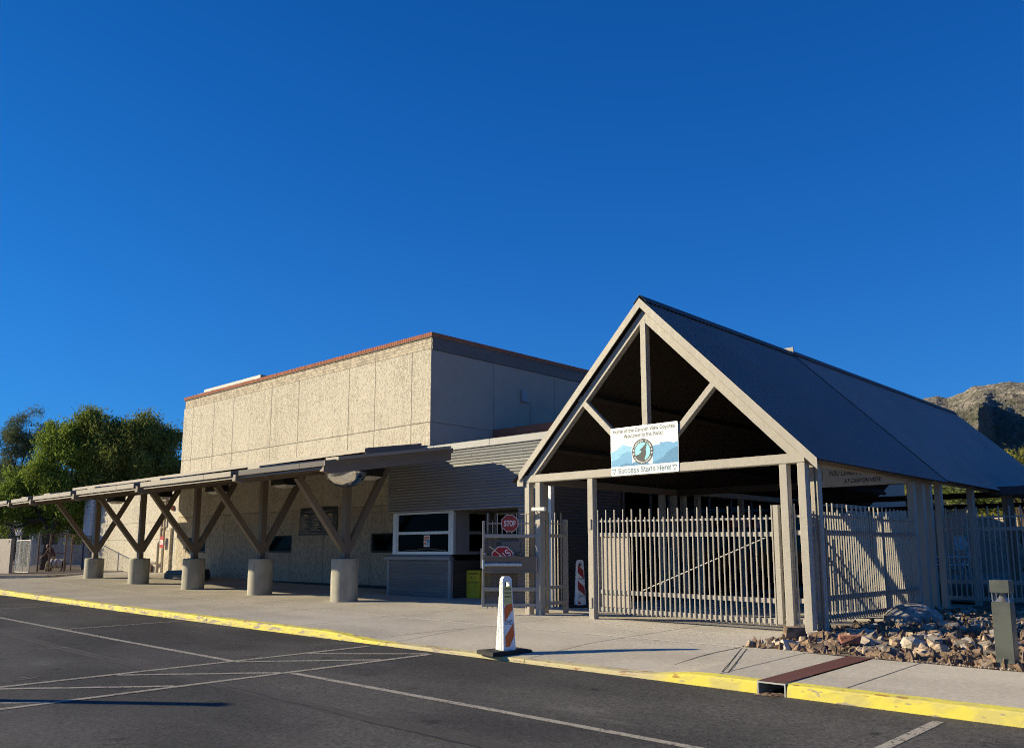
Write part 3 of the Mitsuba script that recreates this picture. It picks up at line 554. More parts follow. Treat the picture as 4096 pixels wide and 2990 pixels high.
for i, (xa, ya, xb, yb) in enumerate(zip(XLs, YLs, XRs, YRs)):
    x0, x1 = (xa if i == 0 else xa + 0.12), xb - 0.085 if i < 5 else xb + 0.09
    y0 = ya + (0.0 if i == 0 else 0.05); y1 = yb + (-0.04 if i < 5 else 0.0)
    def sl(z, x, y, dz): return (x, y, z(y) + dz)
    V = [(x0, y0 + .02, ztop(y0 + .02) - 0.075), (x1, y1 + .02, ztop(y1 + .02) - 0.075), (x1, 14.75, ztop(14.75) - 0.075), (x0, 14.75, ztop(14.75) - 0.075),
         (x0, y0 + .02, ztop(y0 + .02) + 0.02), (x1, y1 + .02, ztop(y1 + .02) + 0.02), (x1, 14.75, ztop(14.75) + 0.02), (x0, 14.75, ztop(14.75) + 0.02)]
    part(cw, 'roof_panel', hullmesh(V), 'm_bronze')
    # two piece fascia along the front, with a lip strip under it
    for f0, f1 in ((0.0, 0.72), (0.724, 1.0)):
        A = np.array([x0 + (x1 - x0) * f0, y0 + (y1 - y0) * f0]); B = np.array([x0 + (x1 - x0) * f1, y0 + (y1 - y0) * f1])
        part(cw, 'fascia', hullmesh([(p[0], p[1] + dy, ztop(p[1]) + dz) for p in (A, B) for dy in (0, 0.016) for dz in (-0.078, 0.042)]), 'm_fascia')
    part(cw, 'lip', hullmesh([(p[0] + q, p[1] + dy, ztop(p[1]) + dz) for p, q in (((x0, y0), 0.0), ((x1, y1), 0.0)) for dy in (0.05, 0.09) for dz in (-0.135, -0.10)]), 'm_fascia')
    for yy in (10.9, 12.2, 13.5): part(cw, 'purlin', box(xa + (0.08 if i else 0), xb - 0.08, yy, yy + 0.06, zbot(yy) + 0.10, zbot(yy) + 0.215), 'm_bronze')
    if i:  # cap over the gap between two bays
        yy = ya + 0.5; part(cw, 'gap_cap', hullmesh([(xa + q, y, ztop(y) + dz) for q in (-0.27, 0.27) for y in (yy, 14.6) for dz in (0.024, 0.10)]), 'm_fascia')
        part(cw, 'gusset', hullmesh([(xa + q, y, z) for q in (0.077, 0.10) for y, z in ((ya + 0.62, zbot(ya + 0.62) + 0.20), (ya + 0.78, zbot(ya + 0.78) + 0.06), (ya + 0.70, zbot(ya + 0.7) + 0.2), (ya + 0.86, zbot(ya + 0.86) + 0.06))]), 'm_fascia')
part(cw, 'gap_cap', hullmesh([(XE + q, y, ztop(y) + dz) for q in (-0.3, 0.2) for y in (YE + 0.3, 14.6) for dz in (0.024, 0.10)]), 'm_fascia')
part(cw, 'end_trim', hullmesh([(XE + q, y, ztop(y) + dz) for q in (0.092, 0.115) for y in (YE, 14.75) for dz in (-0.078, 0.045)]), 'm_bronze')
ut = lambda y: 2.69 + 0.155 * (y - 13.4)
UX0, UX1 = -38.8, -18.08
part(cw, 'upper_roof', hullmesh([(x, y, ut(y) + dz) for x in (UX0 + 0.06, -19.70) for y in (13.62, 16.96) for dz in (-0.10, -0.012)]), 'm_bronze')
part(cw, 'upper_roof', hullmesh([(x, y, ut(y) + dz) for x in (-19.698, UX1 - 0.03) for y in (13.62, 15.33) for dz in (-0.10, -0.012)]), 'm_bronze')
for a, c in zip(np.linspace(UX0, UX1, 8)[:-1], np.linspace(UX0, UX1, 8)[1:]):
    part(cw, 'upper_fascia', hullmesh([(x, y, ut(y) + dz) for x in (a + 0.003, c - 0.003) for y in (13.40, 13.425) for dz in (-0.10, 0.0)]), 'm_fascia')
    part(cw, 'upper_roof', hullmesh([(x, y, ut(y) + dz) for x in (a + 0.004, c - 0.004) for y in (13.427, 13.618) for dz in (-0.03, -0.012)]), 'm_bronze')
part(cw, 'upper_trim', hullmesh([(x, y, ut(y) + dz) for x in (UX1 - 0.03, UX1) for y in (13.43, 15.34) for dz in (-0.19, 0.005)]), 'm_bronze')
for x in CX:
    for y in (13.7, 14.4): part(cw, 'stub', box(x - 0.05, x + 0.05, y, y + 0.08, ztop(y), ut(y) - 0.09), 'm_bronze')
for i, x in enumerate(CX):
    g = thing('canopy_light', ['black box light with a pale lens under the far left end of the canopy', 'black box light with a pale lens under the second canopy column from the left', 'black box light with a pale lens under the middle canopy column', 'black box light with a pale lens under the fourth canopy column from the left', 'black box light with a pale lens right of the mirror dome under the canopy'][i], 'light', 'lights hung under the walkway canopy')
    part(g, 'housing', box(x - 0.36, x + 0.36, 13.62, 14.1, 1.985, 2.27, 0.012), 'm_black')
    part(g, 'lens', hullmesh([(x + a * 0.34, 13.88 + c * 0.2, 1.983) for a in (-1, 1) for c in (-1, 1)] + [(x + a * 0.22, 13.88 + c * 0.11, 1.905) for a in (-1, 1) for c in (-1, 1)]), 'm_lens', label='pale frosted lens')
    part(g, 'hanger', box(x - 0.05, x + 0.05, 13.8, 13.95, 2.29, zbot(13.9) + 0.02) if zbot(13.8) > 2.3 else box(x - 0.05, x + 0.05, 13.8, 13.95, 2.1, zbot(13.8) + 0.01), 'm_black')
md = thing('mirror_dome', 'shiny half dome convex mirror hung under the right end of the canopy', 'mirror')
D = trimesh.creation.icosphere(subdivisions=4, radius=1.0)
dome = trimesh.intersections.slice_mesh_plane(D, (0, 0, -1), (0, 0, 0)); dome.apply_scale((0.50, 0.50, 0.37)); dome.apply_translation((-17.42, 12.35, 1.94))
part(md, 'dome', dome, 'm_mirror', True)
part(md, 'rim', lathe([(0.495, 1.935), (0.515, 1.935), (0.515, 1.96), (0.495, 1.96), (0.495, 1.935)], 40).apply_translation((-17.42, 12.35, 0)), 'm_black')
part(md, 'bracket', box(-17.5, -17.34, 12.2, 12.5, 1.96, ztop(12.3) - 0.07), 'm_black')
# low planter box on the pavement
pb = thing('equipment_case', 'low dark green case lying on the pavement behind the third pedestal', 'case')
z0 = float(zs(-31.9, 15.2))
part(pb, 'body', box(-33.0, -30.6, 15.0, 15.7, z0 + 0.03, z0 + 0.22, 0.015), 'm_slate'); part(pb, 'lid', hullmesh([(x, y, z) for x, y, z in ((-33.0, 15.0, z0 + 0.228), (-30.6, 15.0, z0 + 0.228), (-33.0, 15.7, z0 + 0.228), (-30.6, 15.7, z0 + 0.228), (-32.9, 15.05, z0 + 0.33), (-30.7, 15.05, z0 + 0.42), (-32.9, 15.65, z0 + 0.33), (-30.7, 15.65, z0 + 0.42))]), 'm_slate')
for x in (-32.7, -30.9): part(pb, 'foot', box(x - 0.08, x + 0.08, 15.05, 15.65, z0 - 0.005, z0 + 0.03), 'm_black')

# ------------------------------------------------------------------ corrugated front office with its ticket window
of = thing('corrugated_office', 'grey corrugated metal office front with a ticket window between canopy and gable shelter', 'building')
OY = 15.4; OX0, OX1 = -19.60, -13.35
def corr_wall_y(x0, x1, z0, z1, y, pitch=0.08, depth=0.03):    # ribs run level, faces -y
    s, d = corr_profile(z1 - z0, pitch, depth); return grid(lambda U, V: (U, y - np.interp(V, s, d) + 0 * U, z0 + V), np.array([x1, x0]), s)
def corr_wall_x(y0, y1, z0, z1, x, sgn=1, pitch=0.08, depth=0.03):
    s, d = corr_profile(z1 - z0, pitch, depth); return grid(lambda U, V: (x + sgn * np.interp(V, s, d) + 0 * U, U, z0 + V), np.array([y0, y1]) if sgn < 0 else np.array([y1, y0]), s)
part(of, 'upper_core', box(OX0 + 0.02, OX1 - 0.02, OY + 0.003, 19.7, 1.1, 2.7), 'm_mortar')
for a, c in ((OX0 + 0.05, -16.4), (-16.4, OX1 - 0.09)): part(of, 'upper_cladding', corr_wall_y(a, c, 1.13, 2.70, OY), 'm_corr', 50)
part(of, 'bottom_trim', box(OX0 - 0.01, OX1 + 0.005, OY - 0.03, OY + 0.05, 1.09, 1.13, 0.004), 'm_trimgrey')
part(of, 'corner_trim', box(OX0 - 0.01, OX0 + 0.05, OY - 0.032, OY + 0.05, 1.131, 2.70, 0.004), 'm_trimgrey')
for a, c in ((OX0 - 0.02, -17.6), (-17.6, -15.4), (-15.4, OX1 + 0.06)): part(of, 'cap_flashing', box(a + 0.002, c - 0.002, OY - 0.05, OY + 0.25, 2.705, 2.885, 0.006), 'm_trimgrey')
part(of, 'roof_deck', box(OX0, OX1, OY + 0.26, 19.75, 2.70, 2.76), 'm_trimgrey')
rv = cat([trimesh.creation.icosphere(subdivisions=1, radius=0.013).apply_translation((x, OY - 0.022, z)) for x in np.arange(-19.2, -13.6, 0.62) for z in (1.36, 1.77, 2.18, 2.5)])
part(of, 'screw_heads', rv, 'm_black', kind='stuff')
# right hand front bay down to the ground, and the return wall along the walkway
part(of, 'front_cladding', corr_wall_y(-14.42, OX1 - 0.09, -1.28, 1.087, OY), 'm_corr', 50)
part(of, 'front_core', box(-14.42, OX1 - 0.02, OY + 0.003, 16.9, -1.32, 1.09), 'm_mortar')
part(of, 'corner_post', box(OX1 - 0.09, OX1 + 0.02, OY - 0.035, OY + 0.10, -1.31, 2.70, 0.006), 'm_alu')
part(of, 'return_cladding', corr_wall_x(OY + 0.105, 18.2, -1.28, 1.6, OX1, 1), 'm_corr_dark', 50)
part(of, 'return_core', box(OX1 - 0.2, OX1 - 0.003, OY + 0.1, 33, -1.32, 2.68), 'm_black')
ge = part(of, 'glazing', box(OX1 + 0.004, OX1 + 0.02, 18.25, 32.5, -1.28, 1.7), 'm_glass')
for y in np.r_[18.25, 19.5, 20.4, 21.3, 22.6, 23.9, 25.2, 26.5, 28, 29.5, 31, 32.5]: part(ge, 'mullion', box(OX1 + 0.021, OX1 + 0.06, y - 0.03, y + 0.03, -1.28, 1.7), 'm_corr_dark')
for y in (20.35, 20.45): part(ge, 'door_pull', tube((OX1 + 0.1, y, -0.5), (OX1 + 0.1, y, 0.1), 0.015, 6), 'm_steel')
part(ge, 'notice', box(OX1 + 0.022, OX1 + 0.03, 19.9, 20.12, -0.12, 0.14), 'm_trimgrey')
# recess with the door behind the gate leaf
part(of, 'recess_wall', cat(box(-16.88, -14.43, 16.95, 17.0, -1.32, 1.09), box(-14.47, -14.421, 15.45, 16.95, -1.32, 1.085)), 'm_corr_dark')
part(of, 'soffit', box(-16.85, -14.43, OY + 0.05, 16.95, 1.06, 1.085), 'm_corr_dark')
dr_ = part(of, 'door', cat(box(-16.75, -15.55, 16.90, 16.948, 1.00, 1.06), box(-16.75, -16.68, 16.90, 16.948, -1.3, 1.0), box(-15.62, -15.55, 16.90, 16.948, -1.3, 1.0), box(-16.68, -15.62, 16.90, 16.948, 0.26, 0.33), box(-16.68, -15.62, 16.90, 16.948, -1.3, -1.1)), 'm_trimgrey')
part(dr_, 'pane', cat(box(-16.68, -15.62, 16.915, 16.925, 0.33, 1.0), box(-16.68, -15.62, 16.915, 16.925, -1.1, 0.26)), 'm_glass')
part(of, 'door_jamb', box(-15.3, -15.1, 16.88, 16.948, -1.3, 1.06), 'm_trimgrey')
# booth
BX0, BX1, BY = -19.62, -16.92, 15.46
part(of, 'booth_core', cat(box(BX0 + 0.05, BX1 - 0.025, BY + 0.005, 16.95, -1.34, -0.24), box(BX0 + 0.6, BX1 - 0.6, BY + 0.55, 16.95, -0.09, 1.06)), 'm_black')
part(of, 'skirt', corr_wall_y(BX0 + 0.09, BX1 - 0.11, -1.24, -0.235, BY), 'm_corr', 50)
part(of, 'skirt_side', corr_wall_x(BY + 0.06, 16.95, -1.24, -0.235, BX1 - 0.01, 1), 'm_corr_dark', 50)
part(of, 'skirt_trim', cat(box(BX0, BX0 + 0.09, BY - 0.035, BY + 0.05, -1.30, -0.232, 0.004), box(BX1 - 0.11, BX1 + 0.004, BY - 0.036, BY + 0.06, -1.31, -0.232, 0.004), box(BX0 + 0.09, BX1 - 0.11, BY - 0.03, BY + 0.01, -1.305, -1.24)), 'm_trimgrey')
part(of, 'counter', hullmesh([(BX0 - 0.09, BY - 0.11, -0.225), (BX1 + 0.02, BY - 0.11, -0.225), (BX0 - 0.09, BY - 0.11, -0.145), (BX1 + 0.02, BY - 0.11, -0.145), (BX0 + 0.15, BY + 0.04, -0.085), (BX1 - 0.04, BY + 0.04, -0.085), (BX0 - 0.09, BY + 0.1, -0.225), (BX1 + 0.02, BY + 0.1, -0.225)]), 'm_trimgrey')
fx0, fx1, fz0, fz1, fy = -19.42, -16.86, -0.082, 1.088, 15.47
tw = part(of, 'ticket_window', cat(box(fx0, fx0 + 0.16, fy - 0.02, fy + 0.08, fz0, fz1, 0.006), box(fx1 - 0.16, fx1, fy - 0.02, fy + 0.08, fz0, fz1, 0.006), box(fx0 + 0.161, fx1 - 0.161, fy, fy + 0.07, fz0, fz0 + 0.085, 0.005), box(fx0 + 0.161, fx1 - 0.161, fy, fy + 0.07, fz1 - 0.06, fz1 - 0.003, 0.005), box(fx0 + 0.161, fx1 - 0.161, fy + 0.004, fy + 0.066, 0.47, 0.55, 0.005), box(fx0 + 0.161, fx0 + 0.215, fy + 0.002, fy + 0.068, fz0 + 0.086, fz1 - 0.061), box(fx1 - 0.215, fx1 - 0.161, fy + 0.002, fy + 0.068, fz0 + 0.086, fz1 - 0.061)), 'm_alu')
for a, c in ((fz0 + 0.085, 0.47), (0.55, fz1 - 0.06)): part(tw, 'pane', box(fx0 + 0.21, fx1 - 0.21, fy + 0.03, fy + 0.038, a, c), 'm_glass')
part(tw, 'cord', chain([(x, fy + 0.024, 0.028 + 0.045 * math.exp(-((x + 17.95) / 0.55) ** 2) + 0.006 * math.sin(9 * x)) for x in np.linspace(-18.85, -17.2, 14)], 0.005, 5), 'm_chalk')
sw = part(of, 'side_window', cat(box(BX1 - 0.05, BX1, 15.56, 16.95, fz0, fz0 + 0.09), box(BX1 - 0.05, BX1, 15.56, 16.95, 1.03, 1.085), box(BX1 - 0.05, BX1, 15.56, 16.1, fz0 + 0.09, 1.03), box(BX1 - 0.05, BX1, 16.75, 16.95, fz0 + 0.09, 1.03), box(BX1 - 0.05, BX1, 16.1, 16.75, 0.47, 0.55)), 'm_trimgrey')
part(sw, 'pane', cat(box(BX1 - 0.03, BX1 - 0.02, 16.1, 16.75, fz0 + 0.09, 0.47), box(BX1 - 0.03, BX1 - 0.02, 16.1, 16.75, 0.55, 1.03)), 'm_glass')
nt = thing('window_flyer', 'small colourful paper flyer taped inside the ticket window', 'flyer')
part(nt, 'sheet', box(-18.10, -17.86, fy + 0.022, fy + 0.026, 0.13, 0.44), 'm_white')
F = lambda x0, x1, z0, z1, mat, nm: part(nt, nm, box(x0, x1, fy + 0.0185, fy + 0.0218, z0, z1), mat)
F(-18.08, -17.88, 0.355, 0.405, 'm_orange', 'heading'); F(-18.08, -18.0, 0.29, 0.335, 'm_red', 'picture'); F(-17.97, -17.88, 0.245, 0.335, 'm_mtn3', 'picture'); F(-18.08, -18.0, 0.19, 0.245, 'm_orange', 'picture'); F(-17.98, -17.88, 0.17, 0.235, 'm_mtn1', 'picture')
dn = thing('donation_box', 'bright yellow donation box with handwriting standing beside the corrugated booth', 'box')
z0 = float(zs(-16.6, 16.1)); part(dn, 'carton', box(-16.86, -16.36, 15.95, 16.40, z0, z0 + 0.72, 0.006), 'm_boxyellow')
P_ = lambda s, h, w, z, x=-16.61: onplane(text(s, h, w), (x, 15.948, z0 + z), (1, 0, 0), (0, 0, 1))
for m in (P_('Donation', 0.075, 0.44, 0.61), P_('Drive', 0.055, 0.2, 0.52), P_('Casa de los Niños', 0.05, 0.44, 0.39)): part(dn, 'lettering', m, 'm_ink')
part(dn, 'scribble', cat(*[P_('~~~~~~', 0.02, 0.16, 0.31 - 0.045 * i, x) for i in range(5) for x in (-16.74, -16.5)]), 'm_ink')
# main office behind
mo = thing('main_office', 'low flat roofed office with a dark red parapet behind the corrugated front', 'building')
part(mo, 'wall', box(xr + 0.02, OX1 - 0.21, 19.8, 40, -1.4, 3.75), 'm_stucco_side'); part(mo, 'parapet_cap', box(xr + 0.02, OX1 - 0.1, 19.72, 40, 3.75, 3.98, 0.01), 'm_brick')

# ------------------------------------------------------------------ gable shelter over the entrance
gs = thing('gable_shelter', 'taupe steel gable shelter with dark ribbed metal roof and open truss front over the gates', 'shelter')
GC, GA, GY = -9.2, 4.87, 13.35
PW = 0.145
def post(x, y, z1=1.445, z0=-1.36, mat='m_taupe'): part(gs, 'post', box(x, x + PW, y, y + PW, z0, z1, 0.012), mat)
for x in (-12.328, -12.025, -10.622, -6.525, -6.208): post(x, GY)
for x in (-12.328, -6.208):
    post(x, 13.82)
    for y in (18.40, 18.95, 19.42): post(x, y)
    for y in (20.12, 22.5, 25.6, 28.6, 32.3): post(x, y, 1.50)
part(gs, 'tie_beam', box(-12.330, -6.061, GY - 0.004, GY + 0.150, 1.447, 1.612, 0.012), 'm_taupe')
for x in (-12.332, -6.212):
    part(gs, 'eave_beam', box(x, x + 0.152, GY + 0.153, 19.70, 1.447, 1.60, 0.010), 'm_bronze' if x < -10 else 'm_taupe')  # inner left beam is darker: its shade is put into the colour
    part(gs, 'eave_beam', box(x, x + 0.152, 20.0, 32.5, 1.502, 1.655, 0.010), 'm_taupe')
for x in (-10.62, -12.02, -6.52): part(gs, 'base_plate', box(x - 0.03, x + PW + 0.03, GY - 0.03, GY + PW + 0.03, -1.315, -1.296), 'm_taupe')
def chevron(y0, y1, o, w, hl, hr, mat, name):      # a bent band under the roof line, o below it, w deep, measured upright
    for s, h in ((-1, hl), (1, hr)):
        pts = [(GC, GA - o), (GC + s * h, GA - o - h), (GC + s * h, GA - o - w - h), (GC, GA - o - w)]
        part(gs, name, prism_y(pts if s < 0 else pts[::-1], y0, y1), mat)
chevron(13.262, 13.285, -0.005, 0.185, 3.22, 3.38, 'm_taupe', 'barge_trim')
chevron(13.36, 13.495, 0.218, 0.205, 3.10, 3.10, 'm_taupe', 'rafter')
part(gs, 'king_post', box(GC - 0.068, GC + 0.068, GY + 0.006, GY + 0.142, 1.614, 4.46, 0.010), 'm_taupe')
for s in (-1, 1):
    part(gs, 'brace', bar((GC + s * 1.60, GY + 0.074, 3.10), (GC + s * 0.12, GY + 0.074, 1.64), 0.125, 0.125, 0.010, up=(0, 1, 0)), 'm_taupe')
for yb in (19.10, 25.7, 31.9):
    part(gs, 'tie_beam', box(-12.17, -6.22, yb, yb + 0.14, 1.45, 1.60), 'm_underroof')  # rear beams darker than the front one, deep shade put into their colour
part(gs, 'roof_trim', box(-12.5, -12.33, 13.30, 13.42, 1.38, 1.56), 'm_taupe')
for s in (-1, 1):
    for h in (1.55, 2.55):
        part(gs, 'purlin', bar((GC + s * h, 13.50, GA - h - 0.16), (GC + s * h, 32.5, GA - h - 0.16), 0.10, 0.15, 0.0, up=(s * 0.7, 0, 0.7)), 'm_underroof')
def roof(y0, y1, lift, pitch, mat, hw=3.40):
    for s in (-1, 1):
        S, Dp = corr_profile(y1 - y0, pitch, 0.020, 'trap'); k = (y1 - y0) / S[-1]
        f = lambda U, V, o=0.0: (GC + s * (V + (np.interp(U, S, Dp) + o) * 0.7071), y0 + U * k, GA + lift - V + (np.interp(U, S, Dp) + o) * 0.7071)
        vs = np.array([0.0, hw]) if s < 0 else np.array([hw, 0.0])
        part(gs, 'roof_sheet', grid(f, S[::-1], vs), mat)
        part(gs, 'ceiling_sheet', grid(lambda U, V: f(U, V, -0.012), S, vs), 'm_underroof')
    part(gs, 'ridge_cap', cat(*[hullmesh([(GC + s * a, y, GA + lift + 0.062 - a + o) for a in (0, 0.15) for y in (y0 + 0.01, y1 - 0.003) for o in (0, 0.01)]) for s in (-1, 1)]), mat)
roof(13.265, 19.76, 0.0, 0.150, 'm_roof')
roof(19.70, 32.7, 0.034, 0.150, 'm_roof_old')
part(gs, 'step_flashing', hullmesh([(GC + 0.12 * s, y, GA + 0.09 + o) for s in (-1, 1) for y in (19.66, 19.70) for o in (-0.12, 0.05)]), 'm_taupe')
part(gs, 'conduit', chain([(-6.02, 13.6, 1.5), (-6.02, 13.6, 0.55), (-6.02, 13.62, 0.45), (-6.02, 13.64, -1.36)], 0.018, 6), 'm_bronze')

# welcome board
HB = thing('welcome_board', 'white and blue school welcome board with a howling coyote badge on the gable front', 'sign')
SX, SZ, SY = -10.0, 1.452, 13.338
def on_board(m): return onplane(m, (SX, SY, SZ), (1, 0, 0), (0, 0, 1))
r_ = sbox(0, 0, 1.545, 0.935).buffer(-0.03).buffer(0.03)
part(HB, 'board', on_board(flat(r_, -0.004, 0.004)), 'm_signwhite')
M1 = Polygon([(0.005, 0.175), (0.005, .475), (.08, .48), (.15, .51), (.21, .55), (.265, .58), (.30, .603), (.34, .58), (.40, .565), (.5, .55), (.5, .175)])
M1b = Polygon([(.98, .175), (.98, .52), (1.02, .53), (1.13, .535), (1.155, .575), (1.24, .57), (1.32, .575), (1.38, .565), (1.44, .54), (1.54, .565), (1.54, .175)])
M2 = Polygon([(0.005, .175), (0.005, .28), (.08, .305), (.18, .33), (.27, .41), (.36, .445), (.5, .44), (.5, .175)])
M2b = Polygon([(.90, .175), (.96, .19), (1.05, .23), (1.2, .28), (1.3, .375), (1.4, .43), (1.48, .46), (1.54, .455), (1.54, .175)])
M3 = Polygon([(.20, .175), (.26, .215), (.36, .235), (.48, .215), (.6, .255), (.8, .255), (.9, .19), (.95, .175)])
for m, t, mt in ((M1, .0042, 'm_mtn1'), (M1b, .0042, 'm_mtn2'), (M2, .0050, 'm_mtn2'), (M2b, .0050, 'm_mtn3'), (M3, .0058, 'm_mtn3')): part(HB, 'mountain_print', on_board(flat(m, t, t + .0006)), mt)
cx, cy = .752, .432
part(HB, 'badge_ring', on_board(flat(Point(cx, cy).buffer(.243, 48), .0066, .0074)), 'm_slate', label='dark round badge')
part(HB, 'badge_disc', on_board(flat(Point(cx, cy).buffer(.172, 40), .0076, .0082)), 'm_aqua')
coy = [(-.70, -.30), (-.38, -.22), (-.18, -.10), (-.10, .05), (-.33, .06), (-.18, .20), (-.02, .30), (.10, .42), (.20, .48), (.22, .55), (.31, .66), (.36, .54), (.43, .44), (.36, .38), (.34, .28), (.31, .14), (.33, -.05), (.31, -.32), (.23, -.48), (.18, -.60), (.22, -.68), (.0, -.72), (-.3, -.66), (-.55, -.50)]
part(HB, 'coyote', on_board(flat(Polygon([(cx + a * .243, cy + b * .243) for a, b in coy]).buffer(0).intersection(Point(cx, cy).buffer(.174, 40)), .0084, .009)), 'm_slate', label='dark howling coyote silhouette')
def arc_text(s, r, a0, a1, h, cx, cy, t, inside=False):
    out = []
    for i, ch_ in enumerate(s):
        if ch_ == ' ': continue
        a = a0 + (a1 - a0) * i / (len(s) - 1); m = text(ch_, h, None, True, 0, .0008)
        m.apply_transform(trimesh.transformations.rotation_matrix(math.radians(a - 90 if not inside else a + 90), (0, 0, 1))); q = r if not inside else r
        m.apply_translation((cx + q * math.cos(math.radians(a)), cy + q * math.sin(math.radians(a)), t)); out.append(m)
    return cat(out)
dots = cat(*[flat(Point(cx + .208 * math.cos(math.radians(a)), cy + .208 * math.sin(math.radians(a))).buffer(.017), .0076, .0084) for a in (172, 190, 8, -10)])
part(HB, 'badge_lettering', on_board(cat(arc_text('Canyon View', .188, 152, 28, .042, cx, cy, .0076), arc_text('Elementary School', .222, 212, 328, .034, cx, cy, .0076, True), dots)), 'm_signwhite')
def bt(s, h, w, x, y, bold=True): m = text(s, h, w, bold, .0043); m.apply_translation((x, y, 0)); return m
for m in (bt('Home of the Canyon View Coyotes', .070, 1.42, .772, .825), bt('Welcome to the Pack!', .070, .89, .765, .718)): part(HB, 'lettering', on_board(m), 'm_slate')
part(HB, 'lettering', on_board(bt('Success Starts Here!', .098, 1.21, .775, .045)), 'm_tealtext')
for x in (.075, 1.455):
    part(HB, 'pennant', on_board(flat(Polygon([(x - .055, .135), (x + .055, .135), (x, .01)]), .0043, .005)), 'm_tealtext')
    part(HB, 'pennant_face', on_board(flat(Polygon([(x - .026, .10), (x - .016, .126), (x - .006, .11), (x + .006, .11), (x + .016, .126), (x + .026, .10), (x + .014, .065), (x, .055), (x - .014, .065)]), .0052, .0056)), 'm_signwhite')
part(HB, 'bolt', on_board(cat(*[flat(Point(a, c).buffer(.009), .0043, .008) for a, c in ((.035, .90), (1.51, .90), (.035, .03), (1.515, .03), (.74, .03))])), 'm_galv')

# inner board seen under the right eave
yb = thing('motto_board', 'long white painted board lettered YOU LEARN IT at the back of the gable shelter', 'sign')
part(yb, 'board', box(-8.78, -6.40, 19.05, 19.085, 1.455, 2.02), 'm_yousign')
def on_m(m, x, z): return onplane(m, (x, 19.049, z), (1, 0, 0), (0, 0, 1))
def slant(m): m.vertices[:, 0] += 0.16 * m.vertices[:, 1]; return m
for m in (on_m(slant(text('YOU LEARN IT . . .', .108, 1.0, True, 0, .002, False)), -8.11, 1.708), on_m(slant(text('AT CANYON VIEW', .094, .82, True, 0, .002, False)), -7.76, 1.526)): part(yb, 'lettering', m, 'm_ink')
ring = Point(0, 0).buffer(.245, 40).difference(Point(0, 0).buffer(.234, 40)); ring2 = Point(0, 0).buffer(.165, 40).difference(Point(0, 0).buffer(.156, 40))
part(yb, 'badge_lines', on_m(cat(flat(ring, 0, .002), flat(ring2, 0, .002), flat(Polygon([(-.15, -.03), (-.05, -.02), (0, .03), (.05, -.02), (.09, .02), (.13, -.03), (.15, -.05), (-.15, -.05)]), 0, .002), flat(Polygon([(-.03, -.05), (.03, -.05), (.06, -.14), (-.06, -.14)]), 0, .002), arc_text('Canyon View', .185, 140, 40, .042, 0, 0, 0), arc_text('Elementary School', .215, 215, 325, .036, 0, 0, 0, True)), -8.48, 1.735), 'm_ink')
part(yb, 'badge_sun', on_m(cat(*[flat(Point(0, -.02).buffer(r, 24).difference(Point(0, -.02).buffer(r - .02, 24)).intersection(sbox(-1, 0.0, 1, 1)), 0, .0025) for r in (.06, .095, .125)]), -8.48, 1.735), 'm_sunlogo')

# ------------------------------------------------------------------ picket gates and fences
PK = 0.024
pk_tall = mikit.ply(box(-PK / 2, PK / 2, -PK / 2, PK / 2, -1.18, 0.80, 0.002), 'm_taupe')
pk_short = mikit.ply(box(-PK / 2, PK / 2, -PK / 2, PK / 2, -1.18, 0.645, 0.002), 'm_taupe')
fg = thing('entrance_gate', 'wide taupe picket gate closed across the middle of the gable front', 'gate')
SAG = -0.0105
for i in range(37):
    x = -10.415 + i * 3.695 / 36; partd(fg, 'picket', pk_tall if i % 2 == 0 else pk_short, tr(x, 13.415, SAG * (x + 10.4) + (0.012 if i % 2 == 0 else 0.01)))
def grail(z0, z1, name='rail', y0=13.43, y1=13.468):
    a, c = -10.44, -6.69; part(fg, name, hullmesh([(x, y, z + SAG * (x + 10.4)) for x in (a, c) for y in (y0, y1) for z in (z0, z1)]), 'm_taupe')
grail(0.575, 0.610); grail(0.290, 0.366); grail(-0.808, -0.732); grail(-1.142, -1.066)
part(fg, 'hinge_stile', box(-10.505, -10.442, 13.40, 13.462, -1.16, 0.655, 0.004), 'm_taupe')
part(fg, 'latch_stile', box(-6.690, -6.595, 13.395, 13.49, -1.185, 0.775, 0.006), 'm_taupe')
for z in (0.43, -1.09): part(fg, 'hinge', box(-10.60, -10.52, 13.328, 13.352, z, z + 0.205, 0.006), 'm_taupe')
part(fg, 'mesh_panel', box(-10.44, -9.69, 13.472, 13.478, -1.06, 0.288), 'm_mesh')
part(fg, 'brace_rod', tube((-9.40, 13.474, -0.72), (-6.85, 13.474, 0.245), 0.011, 6), 'm_galv')
part(fg, 'turnbuckle', box(-9.04, -8.98, 13.465, 13.485, -0.60, -0.56), 'm_galv')
sp = thing('narrow_fence', 'narrow one picket fence panel between the two right hand posts of the gable front', 'fence')
partd(sp, 'picket', pk_tall, tr(-6.325, 13.425, -0.015))
for z0, z1 in ((0.56, 0.595), (0.27, 0.345), (-0.83, -0.755), (-1.16, -1.085)): part(sp, 'rail', box(-6.379, -6.209, 13.438, 13.47, z0, z1), 'm_taupe')

